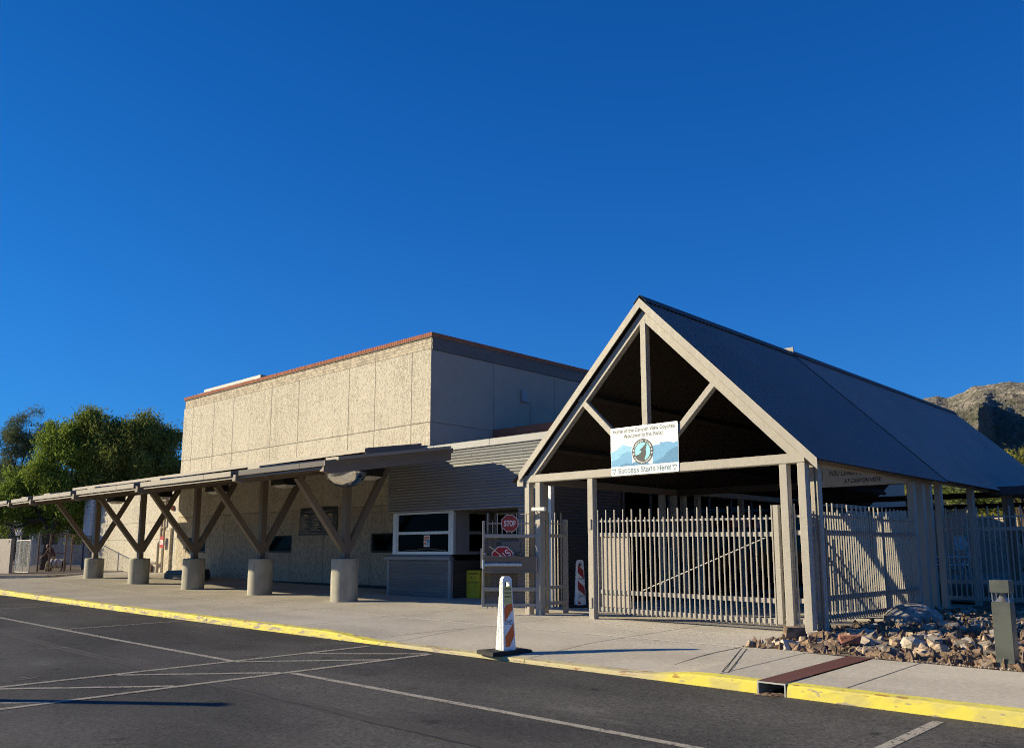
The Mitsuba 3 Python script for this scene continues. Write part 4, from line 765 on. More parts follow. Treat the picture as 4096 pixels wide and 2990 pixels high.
fr = thing('side_fence', 'tall taupe picket fence along the right side of the gable shelter behind the rocks', 'fence')
for i in range(42):
    y = 14.06 + i * 0.1035
    partd(fr, 'picket', pk_tall if i % 2 == 1 else pk_short, tr(-6.085, y, 0.02))
for z0, z1 in ((0.585, 0.620), (0.295, 0.371), (-0.79, -0.714), (-1.11, -1.034)): part(fr, 'rail', box(-6.145, -6.101, 13.968, 18.398, z0, z1), 'm_taupe')
part(fr, 'fence_post', box(-6.16, -6.10, 16.56, 16.62, -1.33, 0.66, 0.004), 'm_taupe')
cn = thing('corner_fence', 'narrow picket panel between the two front corner posts on the right side of the shelter', 'fence')
for i, y in enumerate((13.60, 13.70)): partd(cn, 'picket', pk_tall if i == 0 else pk_short, tr(-6.12, y, 0.02))
for z0, z1 in ((0.585, 0.620), (0.295, 0.371), (-0.79, -0.714), (-1.11, -1.034)): part(cn, 'rail', box(-6.17, -6.135, 13.498, 13.818, z0, z1), 'm_taupe')
rf = thing('rear_fence', 'shaded taupe picket fence running right from the back of the gable shelter', 'fence')
for i in range(52):
    partd(rf, 'picket', pk_tall if i % 2 == 0 else pk_short, tr(-5.986 + i * 0.1035, 20.10, 0.15))
for z0, z1 in ((0.71, 0.745), (0.435, 0.511), (-0.68, -0.60), (-1.02, -0.944)): part(rf, 'rail', box(-6.06, -0.6, 20.115, 20.15, z0, z1), 'm_taupe')
for x in (-3.2, -0.6): part(rf, 'fence_post', box(x - 0.04, x + 0.04, 20.152, 20.23, -1.4, 0.96, 0.004), 'm_taupe')

# open gate leaf at the left, its free edge swung out square to the eye
HX, HYY = -11.97, 13.43; RU = np.array([math.cos(YAW), math.sin(YAW), 0])
def leaf(m): return onplane(m, (HX, HYY, 0), RU, (0, 0, 1))       # local x: right, y: up, z: towards the road
def lbox(u0, u1, z0, z1, w0, w1, c=0.0): return leaf(box(-u1, -u0, z0, z1, w0, w1, c))
gl = thing('open_gate_leaf', 'taupe gate leaf standing open left of the entrance with panic bar and stop sign', 'gate')
part(gl, 'stile', lbox(1.155, 1.207, -1.132, 0.640, -0.026, 0.026, 0.004), 'm_taupe'); part(gl, 'stile', lbox(0.026, 0.078, -1.132, 0.662, -0.026, 0.026, 0.004), 'm_taupe')
for z0, z1 in ((0.285, 0.362), (-0.815, -0.735), (-1.130, -1.064)): part(gl, 'rail', lbox(0.079, 1.154, z0, z1, -0.02, 0.022, 0.004), 'm_taupe')
part(gl, 'rail', lbox(0.079, 1.112, 0.572, 0.598, -0.014, 0.014), 'm_taupe')
for i in range(10):
    u = 1.092 - 0.1015 * i
    part(gl, 'picket', lbox(u - 0.011, u + 0.011, 0.363, 0.80 if i % 2 == 0 else 0.645, -0.038, -0.0205), 'm_taupe')
    part(gl, 'picket_foot', lbox(u - 0.011, u + 0.011, -1.165, -1.064, -0.038, -0.0205), 'm_taupe')
part(gl, 'wire_panel', cat(*[lbox(u, u + 0.0075, -1.066, 0.287, -0.034, -0.030) for u in np.arange(0.08, 1.15, 0.0125)], *[lbox(0.08, 1.15, z, z + 0.006, -0.0299, -0.028) for z in np.arange(-1.05, 0.28, 0.06)]), 'm_bronze', label='see through perforated metal infill')
part(gl, 'bar_housing', lbox(0.079, 1.152, -0.424, -0.106, 0.098, 0.106), 'm_bronze', label='plain brown plate behind the panic bar')
part(gl, 'flange', cat(lbox(0.45, 1.205, -0.1058, -0.098, 0.08, 0.14), lbox(0.079, 1.205, -0.432, -0.4245, 0.0225, 0.14), lbox(0.06, 0.0785, -0.424, -0.106, 0.027, 0.106)), 'm_taupe')
part(gl, 'panic_bar', cat(lbox(0.375, 1.17, -0.297, -0.238, 0.125, 0.165, 0.008), lbox(0.375, 0.45, -0.29, -0.245, 0.1065, 0.1245), lbox(1.05, 1.149, -0.29, -0.245, 0.1065, 0.1245)), 'm_steel', label='bright steel panic bar')
part(gl, 'bar_head', lbox(1.150, 1.197, -0.355, -0.165, 0.1065, 0.185, 0.008), 'm_steel')
part(gl, 'lock_plate', lbox(1.10, 1.20, -0.10, -0.005, 0.0265, 0.031), 'm_bronze'); part(gl, 'lock', leaf(lathe([(0.0001, .05), (.018, .05), (.024, .03), (.024, 0), (.0001, 0)], 14).apply_translation((-1.152, -0.052, 0.031))), 'm_steel', 40)
part(gl, 'edge_guard', lbox(1.2075, 1.243, -0.345, 0.064, -0.02, 0.004), 'm_taupe')
part(gl, 'hinge', cat(lbox(-0.005, 0.0255, 0.22, 0.36, -0.012, 0.012), lbox(-0.005, 0.0255, -1.05, -0.90, -0.012, 0.012)), 'm_taupe')
part(gl, 'top_plate', leaf(hullmesh([(-x, y, z) for x, z in ((0.0, -0.03), (0.44, -0.03), (0.0, 0.10), (0.24, 0.09)) for y in (0.770, 0.778)])), 'm_taupe')
def octo(cx_, cz, R, t0, t1, rot=0.0, clip=None):
    p = Polygon([(cx_ + R / math.cos(math.pi / 8) * math.cos(math.pi / 8 + i * math.pi / 4), cz + R / math.cos(math.pi / 8) * math.sin(math.pi / 8 + i * math.pi / 4)) for i in range(8)])
    return flat(p, t0, t1)
st = thing('stop_sign', 'small red STOP sign fixed on top of the open gate leaf', 'sign')
part(st, 'border', leaf(octo(-0.628, 0.585, 0.177, 0.03, 0.034)), 'm_white'); part(st, 'face', leaf(octo(-0.628, 0.585, 0.167, 0.0342, 0.0352)), 'm_stopred')
m = text('STOP', .114, .248, True, .0354); m.apply_translation((-0.628, 0.528, 0)); part(st, 'lettering', leaf(m), 'm_white')
sp2 = thing('stop_paddle', 'bright red stop paddle standing upside down in the tray of the gate leaf', 'sign')
part(sp2, 'border', leaf(octo(-0.778, -0.122, 0.228, 0.062, 0.066)), 'm_white'); part(sp2, 'face', leaf(octo(-0.778, -0.122, 0.214, 0.0662, 0.0672)), 'm_signred')
m = text('STOP', .15, .34, True, .0674); m.apply_translation((0, -.075, 0)); m.apply_transform(trimesh.transformations.rotation_matrix(math.radians(222), (0, 0, 1))); m.apply_translation((-0.765, -0.115, 0)); part(sp2, 'lettering', leaf(m), 'm_white')
part(sp2, 'stick', leaf(tube((-1.052, 0.111, .078), (-0.66, -0.19, .078), .009, 6)), 'm_chalk')
pl = thing('visitor_plaque', 'dark grey plaque thanking visitors, screwed to the open gate leaf', 'sign')
part(pl, 'plate', lbox(0.384, 0.831, -0.082, 0.235, 0.024, 0.030), 'm_plaque')
out = []
for i, s in enumerate(('Thank you for visiting', 'Canyon View Elementary.', 'Please make sure you', 'sign out and exit through', 'the front office, when', 'in session.')):
    q = text(s, .027, min(.40, .0172 * len(s)), False, .0302); q.apply_translation((-0.607, .175 - .042 * i, 0)); out.append(q)
for q in out: part(pl, 'lettering', leaf(q), 'm_chalk')
part(pl, 'screw', leaf(cat(*[flat(Point(a, c).buffer(.008), .0301, .035) for a, c in ((-.80, .222), (-.41, .222), (-.41, -.06), (-.80, -.06))])), 'm_steel')
cm = thing('security_camera', 'white tube security camera on the gable post above the open gate leaf', 'camera')
part(cm, 'body', bar((-11.90, 13.12, 0.868), (-11.57, 13.17, 0.862), 0.075, 0.075, 0.012), 'm_white'); part(cm, 'arm', chain([(-11.80, 13.14, 0.83), (-11.82, 13.2, 0.79), (-11.93, 13.36, 0.78)], 0.013, 6), 'm_galv')
ip = thing('inner_fence', 'short picket fence panel running back from the gate post beside the open leaf', 'fence')
for i, y in enumerate((13.60, 13.70, 13.80, 13.90, 14.0, 14.10)): partd(ip, 'picket', pk_tall if i % 2 else pk_short, tr(-11.95, y, 0.03 if i % 2 else 0.02))
for z0, z1 in ((0.575, 0.60), (0.296, 0.368), (-0.775, -0.71), (-1.104, -1.03)): part(ip, 'rail', box(-11.93, -11.895, 13.50, 14.185, z0, z1), 'm_taupe')
part(ip, 'fence_post', box(-11.99, -11.90, 14.19, 14.28, -1.31, 0.69, 0.005), 'm_taupe')

# ------------------------------------------------------------------ barricades
def barricade(name, label, x, y, az, mirror, colour, note):
    z0 = float(zs(x, y)); n = np.array([math.sin(az), -math.cos(az), 0.0]); U = np.array([-n[1], n[0], 0.0])
    k = thing(name, label, 'barricade', 'striped upright barricades')
    put = lambda m: onplane(m, (x, y, z0), U, (0, 0, 1))         # local x along U, y up, z out of the face
    part(k, 'base', put(hullmesh([(a * (0.34 - q), h, c * (0.215 - q) - 0.03) for a in (-1, 1) for c in (-1, 1) for h, q in ((0.0, 0.0), (0.045, 0.0), (0.06, 0.018))])), 'm_rubber')
    H, wb, wt, tb, tt = 1.045, 0.108, 0.078, 0.10, 0.035; zb_ = 0.055
    hw = lambda v: wb + (wt - wb) * v / H; ht = lambda v: tb + (tt - tb) * v / H
    # hollow body: outline of the front with the hand hole, taper front to back
    body = []
    fo = Polygon([(-wb, 0), (wb, 0), (wt, H - 0.035), (wt - 0.03, H), (-wt + 0.03, H), (-wt, H - 0.035)])
    hole = sbox(-0.038, H - 0.145, 0.030, H - 0.085).buffer(0.008)
    front = fo.difference(hole).difference(Point(0, H - 0.04).buffer(0.010))
    def slope(m):
        v = m.vertices.copy(); v[:, 2] = v[:, 2] * ht(np.clip(v[:, 1], 0, H)); v[:, 1] += zb_; return trimesh.Trimesh(v, m.faces, process=False)
    shell = flat(front, -1.0, 1.0); part(k, 'panel', put(slope(shell)), 'm_whiteplastic')
    for f in (-0.5, 0.0, 0.5):
        part(k, 'rib', put(cat(*[hullmesh([(s * (hw(v) + q), v + zb_, ht(v) * (f + e)) for v in (0.01, H - 0.07) for q, e in ((-0.004, -0.16), (-0.004, 0.16), (0.008, -0.09), (0.008, 0.09))]) for s in (-1, 1)])), 'm_whiteplastic')
    fx = -1 if mirror else 1
    def face(pts, o, t=0.0012):   # (s, v) with s -1..1 across the face
        q = [(fx * s * hw(v), v) for s, v in pts]; m = flat(Polygon(q).buffer(0), 0, t); v = m.vertices.copy(); v[:, 2] += ht(v[:, 1]) + o; v[:, 1] += zb_; return put(trimesh.Trimesh(v, m.faces, process=False))
    part(k, 'stripe', cat(face([(-.78, .585), (-.55, .635), (.82, .66), (.86, .575), (-.72, .40)], .0006), face([(-.66, .195), (.86, .385), (.86, .20), (.05, .055), (-.62, .05)], .0006)) if not mirror else cat(face([(-.86, .80), (.86, .93), (.86, .74), (-.86, .60)], .0006), face([(-.86, .42), (.86, .56), (.86, .36), (-.86, .22)], .0006), face([(.1, .03), (.86, .12), (.86, .03)], .0006)), colour)
    if note: part(k, 'note', face([(-.86, .90), (.80, .915), (.88, .66), (-.80, .635)], .0006), 'm_paperyellow', label='faded yellow paper note')
    def word(s, h, w, v, o=.0008):
        m = text(s, h, w, True, 0, .001); vv = m.vertices.copy(); vv[:, 1] += v; vv[:, 2] += ht(vv[:, 1]) + o; vv[:, 1] += zb_; return put(trimesh.Trimesh(vv, m.faces, process=False))
    for h_, w_2, v_ in (((.058, .135, .365),) if not mirror else ((.05, .12, .58), (.05, .12, .185))): part(k, 'lettering', word('CFSD', h_, w_2, v_), 'm_navy')
    if note:
        for q, v_ in (('PLEASE DO', .855), ('NOT BLOCK', .80), ('CROSSWALK', .745)): part(k, 'note_lettering', word(q, .026, .115, v_, .002), 'm_ink')
barricade('barricade', 'white barricade with orange stripes and a yellow note on the kerb ramp', -8.76, 9.08, math.radians(78), False, 'm_orange', True)
barricade('barricade', 'white barricade with red stripes in the shade behind the gate post', -12.86, 15.85, math.radians(62), True, 'm_signred', False)

# ------------------------------------------------------------------ bollard light
bl = thing('bollard_light', 'square grey green bollard light with a clear window at the rock bed edge', 'bollard')
bx0, bx1, by0, by1 = -2.967, -2.766, 11.397, 11.598
part(bl, 'shaft', box(bx0, bx1, by0, by1, -1.40, -0.590, 0.005), 'm_bollard')
part(bl, 'head', box(bx0 - 0.004, bx1 + 0.004, by0 - 0.004, by1 + 0.004, -0.484, -0.335, 0.005), 'm_bollard')
e = 0.012
wm = [grid(lambda U, V: (U, by0 + e + 0 * U, V), np.array([bx0 + e, bx1 - e]), np.array([-0.589, -0.485])), grid(lambda U, V: (U, by1 - e + 0 * U, V), np.array([bx1 - e, bx0 + e]), np.array([-0.589, -0.485])),
      grid(lambda U, V: (bx1 - e + 0 * U, U, V), np.array([by0 + e, by1 - e]), np.array([-0.589, -0.485])), grid(lambda U, V: (bx0 + e + 0 * U, U, V), np.array([by1 - e, by0 + e]), np.array([-0.589, -0.485]))]
part(bl, 'lens', cat(wm), 'm_acrylic', label='clear acrylic window')
part(bl, 'corner_bar', cat(*[box(x - .003, x + .003, y - .003, y + .003, -0.589, -0.485) for x in (bx0 + e, bx1 - e) for y in (by0 + e, by1 - e)]), 'm_steel')
part(bl, 'reflector', lathe([(.085, -.588), (.06, -.565), (.035, -.535), (.02, -.50), (.017, -.486)], 24).apply_translation(((bx0 + bx1) / 2, (by0 + by1) / 2, 0)), 'm_steel', 40)

# ------------------------------------------------------------------ rocks
def rockmesh(r, squash, pts=13):       # a broken block: a jittered box with its corners knocked off
    c = np.array([[x, y, z] for x in (-1, 1) for y in (-1, 1) for z in (-1, 1)], float) * np.array([1, r.uniform(0.6, 0.95), squash * 1.15])
    v = []
    for p in c:
        p = p * r.uniform(0.62, 1.0, 3); k = r.integers(1, 4)
        for _ in range(k): v.append(p * r.uniform(0.70, 1.0, 3))
    v += [q * r.uniform(0.75, 1.05) for q in np.eye(3).repeat(2, 0) * np.tile([[1], [-1]], (3, 1)) * np.array([1, 0.8, squash * 1.1]) if r.random() < 0.5]
    return hullmesh(np.array(v) * 0.95)
rr = np.random.default_rng(21)
RM = ['m_rock_tan', 'm_rock_grey', 'm_rock_pale', 'm_rock_brown', 'm_rock_tan', 'm_rock_grey', 'm_rock_pale', 'm_rock_brown']
plys = [(mikit.ply(rockmesh(rr, rr.uniform(0.38, 0.75)), mt), mt) for mt in RM for _ in range(4)]
CN = {'m_rock_tan': ('tan', 'tan jagged rocks in the bed'), 'm_rock_pale': ('pale cream', 'pale cream rocks in the bed'), 'm_rock_brown': ('dark brown', 'dark brown rocks in the bed'), 'm_rock_grey': ('grey', 'grey rocks in the bed')}
def bed(x, y): return -1.355 + max(0.0, min(0.1, (y - 12) * 0.02))
pos = []
tries = 0
while len(pos) < 288 and tries < 60000:
    tries += 1
    y = 11.42 + (rr.random() ** 1.6) * 9.0; xm = -0.19 * y + 0.3; x = rr.uniform(-6.28, xm)
    if y < 12.9 and x > -3.9 and rr.random() < 0.93: continue
    if y < 12.2 and x > -4.3 and rr.random() < 0.6: continue
    if y > 13.2 and x < -5.85: continue
    if (x + 5.6) ** 2 + (y - 16.3) ** 2 < 0.30: continue
    s = rr.uniform(0.058, 0.135) * (1.12 if y < 13.6 else 1.0)
    if rr.random() < 0.10: s *= 1.35
    if all((x - a) ** 2 + (y - c) ** 2 > (0.80 * (s + d)) ** 2 for a, c, d, _ in pos): pos.append((x, y, s, 0.0))
n1 = len(pos)
for i, (x, y, s, _) in enumerate(pos):
    d, mt = plys[rr.integers(len(plys))]
    cn, grp = CN[mt]
    key = uniq('rock'); R = trimesh.transformations.euler_matrix(rr.uniform(-.45, .45), rr.uniform(-.45, .45), rr.uniform(0, 6.28)); heap = 0.03 if y < 13.3 else 0.0
    M = np.eye(4); M[:3, 3] = (x, y, bed(x, y) + s * 0.20 + heap * max(0, 1 - abs(y - 12.4)) * rr.uniform(0.2, 1.4)); M = M @ R @ np.diag([s, s, s, 1.0])
    scene[key] = {**d, 'to_world': T(M)}
    size = 'small' if s < 0.085 else 'large' if s > 0.12 else 'middling'
    where = ('at the left tip of the rock bed by the ramp' if x < -5.5 and y < 12.4 else 'around the feet of the gable corner posts' if x < -5.5 and y < 13.4 else 'at the end of the dark red drain plate' if y < 12.0 and x < -4.2 else 'on the front edge left of the bollard light' if y < 12.6 and x > -4.2
             else 'in the middle of the rock bed before the boulder' if y < 14.2 and x < -4.2 else 'behind the bollard light' if y < 14.6 else 'along the foot of the side picket fence' if x < -5.2 and y < 16.2 else 'to the right of the big boulder' if y < 17.2 else 'at the shaded back of the bed near the side fence' if x < -5.0 else 'at the back right of the rock bed')
    tag(key, f'{size} {cn} jagged rock {where}', 'rock', grp)
key = solo('red_rock', rockmesh(np.random.default_rng(5), 0.6).apply_transform(tr(-4.93, 12.02, -1.20, 0.4, (.19, .15, .13))), 'm_rock_red', 'reddish pink rock lying on the front of the rock bed', 'rock')
key = solo('corner_rock', rockmesh(np.random.default_rng(8), 0.62).apply_transform(tr(-6.02, 12.55, -1.21, 0.9, (.21, .17, .17))), 'm_rock_brown', 'large brown angular rock between the two corner posts of the gable front', 'rock')
B = trimesh.creation.icosphere(subdivisions=4, radius=1.0); v = B.vertices
v = v * (1 + 0.22 * (meshkit.fbm(v * 1.5 + 3, 4, 4) - 0.5)[:, None]); v[:, 2] = np.where(v[:, 2] > 0, v[:, 2], v[:, 2] * 0.6)
solo('boulder', trimesh.Trimesh(v * (0.50, 0.36, 0.30), B.faces).apply_transform(tr(-5.52, 16.25, -1.22, 0.75)), 'm_boulder', 'big smooth grey boulder among the rocks beside the picket fence', 'boulder', smooth=True)
solo('white_boulder', rockmesh(np.random.default_rng(12), 0.8, 20).apply_transform(tr(-2.35, 12.55, -1.22, 0.2, (.20, .20, .19))), 'm_rock_pale', 'whitish boulder at the right edge behind the bollard light', 'boulder')
solo('small_rock', rockmesh(np.random.default_rng(15), 0.7).apply_transform(tr(-3.06, 11.36, -1.31, 0.3, (.085, .06, .075))), 'm_rock_tan', 'small tan rock leaning on the foot of the bollard light', 'rock')
# rubble too small to pick apart, and gravel
small = []
base = [rockmesh(rr, 0.6, 8).simplify_quadric_decimation(face_count=24) if False else hullmesh(rr.normal(0, 1, (8, 3)) * (0.9, 0.7, 0.5)) for _ in range(12)]
def scatter(n, fx, s0, s1, out):
    for _ in range(n):
        x, y = fx(); s = rr.uniform(s0, s1); q = base[rr.integers(12)].copy(); q.apply_transform(trimesh.transformations.euler_matrix(*rr.uniform(0, 6.28, 3))); q.apply_scale(s); q.apply_translation((x, y, bed(x, y) + 0.3 * s)); out.append(q)
scatter(1500, lambda: (rr.uniform(-6.25, -2.2), 11.38 + 8.6 * rr.random() ** 1.5), 0.022, 0.075, small)
struct_key = uniq('rubble'); scene[struct_key] = mikit.ply(cat(small), 'm_rock_brown'); tag(struct_key, 'small broken stones filling the gaps between the rocks', 'rubble', None, 'stuff')
grav = []
scatter(5200, lambda: (rr.uniform(-4.5, 0.4), 11.31 + 1.7 * rr.random() ** 1.2), 0.006, 0.016, grav)
kk = uniq('gravel'); scene[kk] = mikit.ply(cat(grav), 'm_gravel'); tag(kk, 'pale fine gravel around the bollard light', 'gravel', None, 'stuff')

# ------------------------------------------------------------------ side yard at the left
def chainlink(parent, p0, p1, z0, z1, mat='m_galv', pitch=0.085, w=0.011):
    p0, p1 = np.array(p0, float), np.array(p1, float); L = np.linalg.norm(p1 - p0); d = (p1 - p0) / L; H = z1 - z0; V, F = [], []
    for s in (-1, 1):
        for c0 in np.arange(-H, L + H, pitch):
            a0, a1 = (c0, c0 + H) if s > 0 else (c0 + H, c0)         # along the fence at the foot and the head
            pa, pb = np.array([a0, 0.0]), np.array([a1, H])
            t = [0.0, 1.0]; dd = pb - pa
            if abs(dd[0]) > 1e-9:
                q = sorted([(0 - pa[0]) / dd[0], (L - pa[0]) / dd[0]]); t = [max(0, q[0]), min(1, q[1])]
            if t[1] - t[0] < 0.01: continue
            A, B_ = pa + dd * t[0], pa + dd * t[1]; n = len(V)
            nrm = np.array([-d[1], d[0]]) * s * 0.003
            for P_2 in (A, B_):
                for o in (-w / 2, w / 2): xy = p0 + d * (P_2[0] + o) + nrm; V.append((xy[0], xy[1], z0 + P_2[1]))
            F += [[n, n + 1, n + 3], [n, n + 3, n + 2]]
    part(parent, 'wire_mesh', trimesh.Trimesh(V, F, process=False), mat)
gz = -1.16
sg = thing('chain_link_gate', 'silver chain link gate panel beside the pale cabinet at the far left', 'gate')
P0, P1 = (-50.0, 14.75), (-47.05, 14.50)
for t in (0.0, 0.55, 1.0): x, y = np.array(P0) * (1 - t) + np.array(P1) * t; part(sg, 'post', tube((x, y, gz), (x, y, 0.60 if t else 0.72), 0.035, 8), 'm_galv')
for z in (-1.05, 0.56): part(sg, 'rail', tube((*P0, z), (*P1, z), 0.025, 8), 'm_galv')
chainlink(sg, P0, P1, -1.05, 0.56)
bg = thing('brown_gate', 'tall brown framed chain link gate between the silver gate and the stucco wing', 'gate')
Q0, Q1 = (-48.25, 15.25), (-47.98, 16.45)
for x, y, h in ((*Q0, 0.98), (-48.13, 15.75, 0.93), (*Q1, 0.98)): part(bg, 'post', tube((x, y, gz), (x, y, h), 0.045, 8), 'm_brownpipe')
for z in (-1.08, -0.1, 0.90): part(bg, 'rail', tube((*Q0, z), (*Q1, z), 0.028, 8), 'm_brownpipe')
chainlink(bg, Q0, Q1, -1.08, 0.9, 'm_brownpipe', 0.09, 0.010)
yf = thing('yard_fence', 'brown chain link fence joining the brown gate to the block pier', 'fence')
Q2 = (-51.9, 18.75)
for x, y in ((-49.5, 17.3), Q2): part(yf, 'post', tube((x, y, gz), (x, y, 0.95), 0.04, 8), 'm_brownpipe')
for z in (-1.08, 0.90): part(yf, 'rail', tube((-47.98, 16.45, z), (*Q2, z), 0.025, 8), 'm_brownpipe')
chainlink(yf, (-47.98, 16.45), Q2, -1.08, 0.9, 'm_brownpipe', 0.09)
bf = thing('back_fence', 'tall chain link fence with a silver top rail far behind at the left edge', 'fence')
for i in range(6): x, y = -72 + i * 3.2, 18.6 + i * 1.9; part(bf, 'post', tube((x, y, -1.2), (x, y, 2.25), 0.05, 8), 'm_galv')
part(bf, 'rail', tube((-72, 18.6, 2.18), (-56, 28.1, 2.18), 0.04, 8), 'm_galv'); chainlink(bf, (-72, 18.6), (-56, 28.1), -1.1, 2.18, 'm_galv', 0.2, 0.012)
cb = thing('utility_cabinet', 'pale taupe utility cabinet cut off by the left edge', 'cabinet')
part(cb, 'body', box(-48.3, -46.08, 13.32, 13.46, -1.06, 0.62, 0.015), 'm_cabinet'); part(cb, 'plinth', box(-48.35, -46.03, 13.27, 13.51, -1.2, -1.058, 0.01), 'm_pedestal'); part(cb, 'vent', box(-46.45, -46.3, 13.308, 13.318, 0.42, 0.54), 'm_black')
yk = struct('yard_kerb', None, None, 'pale kerb edging the earth of the side yard')
kp = [(-52, 11.25), (-41.0, 11.45), (-39.35, 12.9), (-43.6, 15.95), (-46.5, 18.8)]
for a, c in zip(kp[:-1], kp[1:]): part(yk, 'kerb_stone', bar((a[0], a[1], -1.07), (c[0], c[1], -1.07), 0.22, 0.16, 0.02, up=(0, 0, 1)), 'm_walk')
bh = thing('basketball_hoop', 'white fan shaped basketball backboard and hoop seen beyond the left fence', 'basketball hoop')
hx, hy, hz = -68.83, 20.7, 1.93
fan = Polygon([(-.45, -.45), (.45, -.45), (.66, -.1), (.66, .12), (.5, .38), (.25, .5), (-.25, .5), (-.5, .38), (-.66, .12), (-.66, -.1)])
part(bh, 'backboard', onplane(flat(fan, -.02, .02), (hx, hy, hz), RU, (0, 0, 1)), 'm_pane_light')
fw = np.array([math.sin(YAW), -math.cos(YAW), 0]); rc = np.array([hx, hy, hz - .36]) + fw * .32 - RU * 0.28
part(bh, 'rim', trimesh.creation.torus(0.23, 0.014, 24, 6).apply_translation(rc), 'm_orange')
part(bh, 'net', cat(*[tube(rc + .22 * np.array([math.cos(a), math.sin(a), 0]), rc + .11 * np.array([math.cos(a + b_), math.sin(a + b_), 0]) - (0, 0, .42), .014, 4) for a in np.arange(0, 6.28, .5) for b_ in (-.5, .5)]), 'm_white')
part(bh, 'arm', cat(bar(np.array([hx, hy, hz]) - fw * .02, np.array([hx, hy, hz - .2]) - fw * 1.2, .06, .06), bar(rc - fw * .05 , np.array([hx, hy, hz - .36]), .05, .03)), 'm_galv'); part(bh, 'pole', tube(np.array([hx, hy, -1.2]) - fw * 1.2, np.array([hx, hy, hz]) - fw * 1.2, .07, 10), 'm_galv')
wb = thing('white_shed', 'pale flat roofed shed far behind the yard fence under the tree', 'shed')
S_ = onplane(box(-3.2, 2.4, -2.2, 0.95, -3.0, 0, 0.02), (-70.9, 24.6, 1.05), RU, (0, 0, 1)); part(wb, 'wall', S_, 'm_stucco_low'); part(wb, 'roof', onplane(box(-3.5, 2.7, 0.953, 1.1, -3.2, 0.25, 0.02), (-70.9, 24.6, 1.05), RU, (0, 0, 1)), 'm_trimgrey')
for u in (-2.2, 0.2): part(wb, 'window', onplane(box(u, u + 1.2, -0.5, 0.4, 0.003, 0.03), (-70.9, 24.6, 1.05), RU, (0, 0, 1)), 'm_glass')
# person bending over by the brown gate
ph = thing('person', 'person in a dark maroon jacket and khaki trousers bending forward behind the brown gate', 'person')
po = np.array([-49.75, 16.35, -1.13])
def W(u, z, w=0.0): return po + RU * u + np.array([0, 0, z]) - fw * w
legs = blob([(W(0.10, .80, .09), .125, W(0.02, .45, .11), .085), (W(0.02, .45, .11), .085, W(0.0, .08, .12), .058), (W(0.0, .06, .12), .055, W(-.12, .045, .12), .045),
             (W(0.10, .80, -.09), .125, W(-.10, .45, -.1), .085), (W(-.10, .45, -.1), .085, W(-.16, .08, -.1), .058), (W(-.16, .06, -.1), .055, W(-.28, .045, -.1), .045), (W(.10, .82, .09), .13, W(.10, .82, -.09), .13)])
part(ph, 'trousers', legs, 'm_khaki', True)
torso = blob([(W(.09, .90), .155, W(-.05, 1.18), .17), (W(-.05, 1.18, .16), .10, W(-.05, 1.18, -.16), .10), (W(-.05, 1.18, .17), .075, W(-.22, .95, .19), .058), (W(-.22, .95, .19), .058, W(-.40, .88, .13), .042), (W(-.05, 1.18, -.17), .075, W(-.20, .93, -.19), .058), (W(-.20, .93, -.19), .058, W(-.40, .84, -.12), .042), (W(-.06, 1.22), .08, W(-.12, 1.30), .06)])
part(ph, 'jacket', torso, 'm_jacket', True)
part(ph, 'body', blob([(W(-.12, 1.29), .055, W(-.16, 1.36), .06), (W(-.18, 1.42), .10, W(-.20, 1.35), .075), (W(-.28, 1.385), .02, W(-.26, 1.40), .025), (W(-.40, .88, .13), .04, W(-.48, .86, .12), .03), (W(-.40, .84, -.12), .04, W(-.48, .82, -.11), .03)] + [(W(-.48, .86, .12 + q), .012, W(-.55, .83, .12 + q * 1.4), .009) for q in (-.03, -.01, .01, .03)] + [(W(-.48, .82, -.11 + q), .012, W(-.55, .79, -.11 + q * 1.4), .009) for q in (-.03, -.01, .01, .03)], 0.012), 'm_skin', True)
part(ph, 'hair', blob([(W(-.15, 1.46), .095, W(-.12, 1.40), .09)]), 'm_hair', True)
bc = thing('barrel_cart', 'white barrel lying on a low dark stand behind the person in the side yard', 'cart')
b0, b1 = W(0.30, .52, -.5), W(0.98, .50, -.5)
part(bc, 'barrel', cat(tube(b0, b0 * .5 + b1 * .5, .22, 18, .25), tube(b0 * .5 + b1 * .5, b1, .25, 18, .22)), 'm_barrel', 40)
for t in (.25, .6): c = b0 * (1 - t) + b1 * t; part(bc, 'hoop', tube(c - RU * .012, c + RU * .012, .258, 18), 'm_black')
part(bc, 'end_cap', tube(b1, b1 + RU * .06, .21, 18, .16), 'm_black')
for u in (.12, .9): part(bc, 'stand', cat(bar(W(u + .12, .35, -.62), W(u, .0, -.7), .06, .06), bar(W(u + .12, .35, -.38), W(u, .0, -.3), .06, .06)), 'm_black')

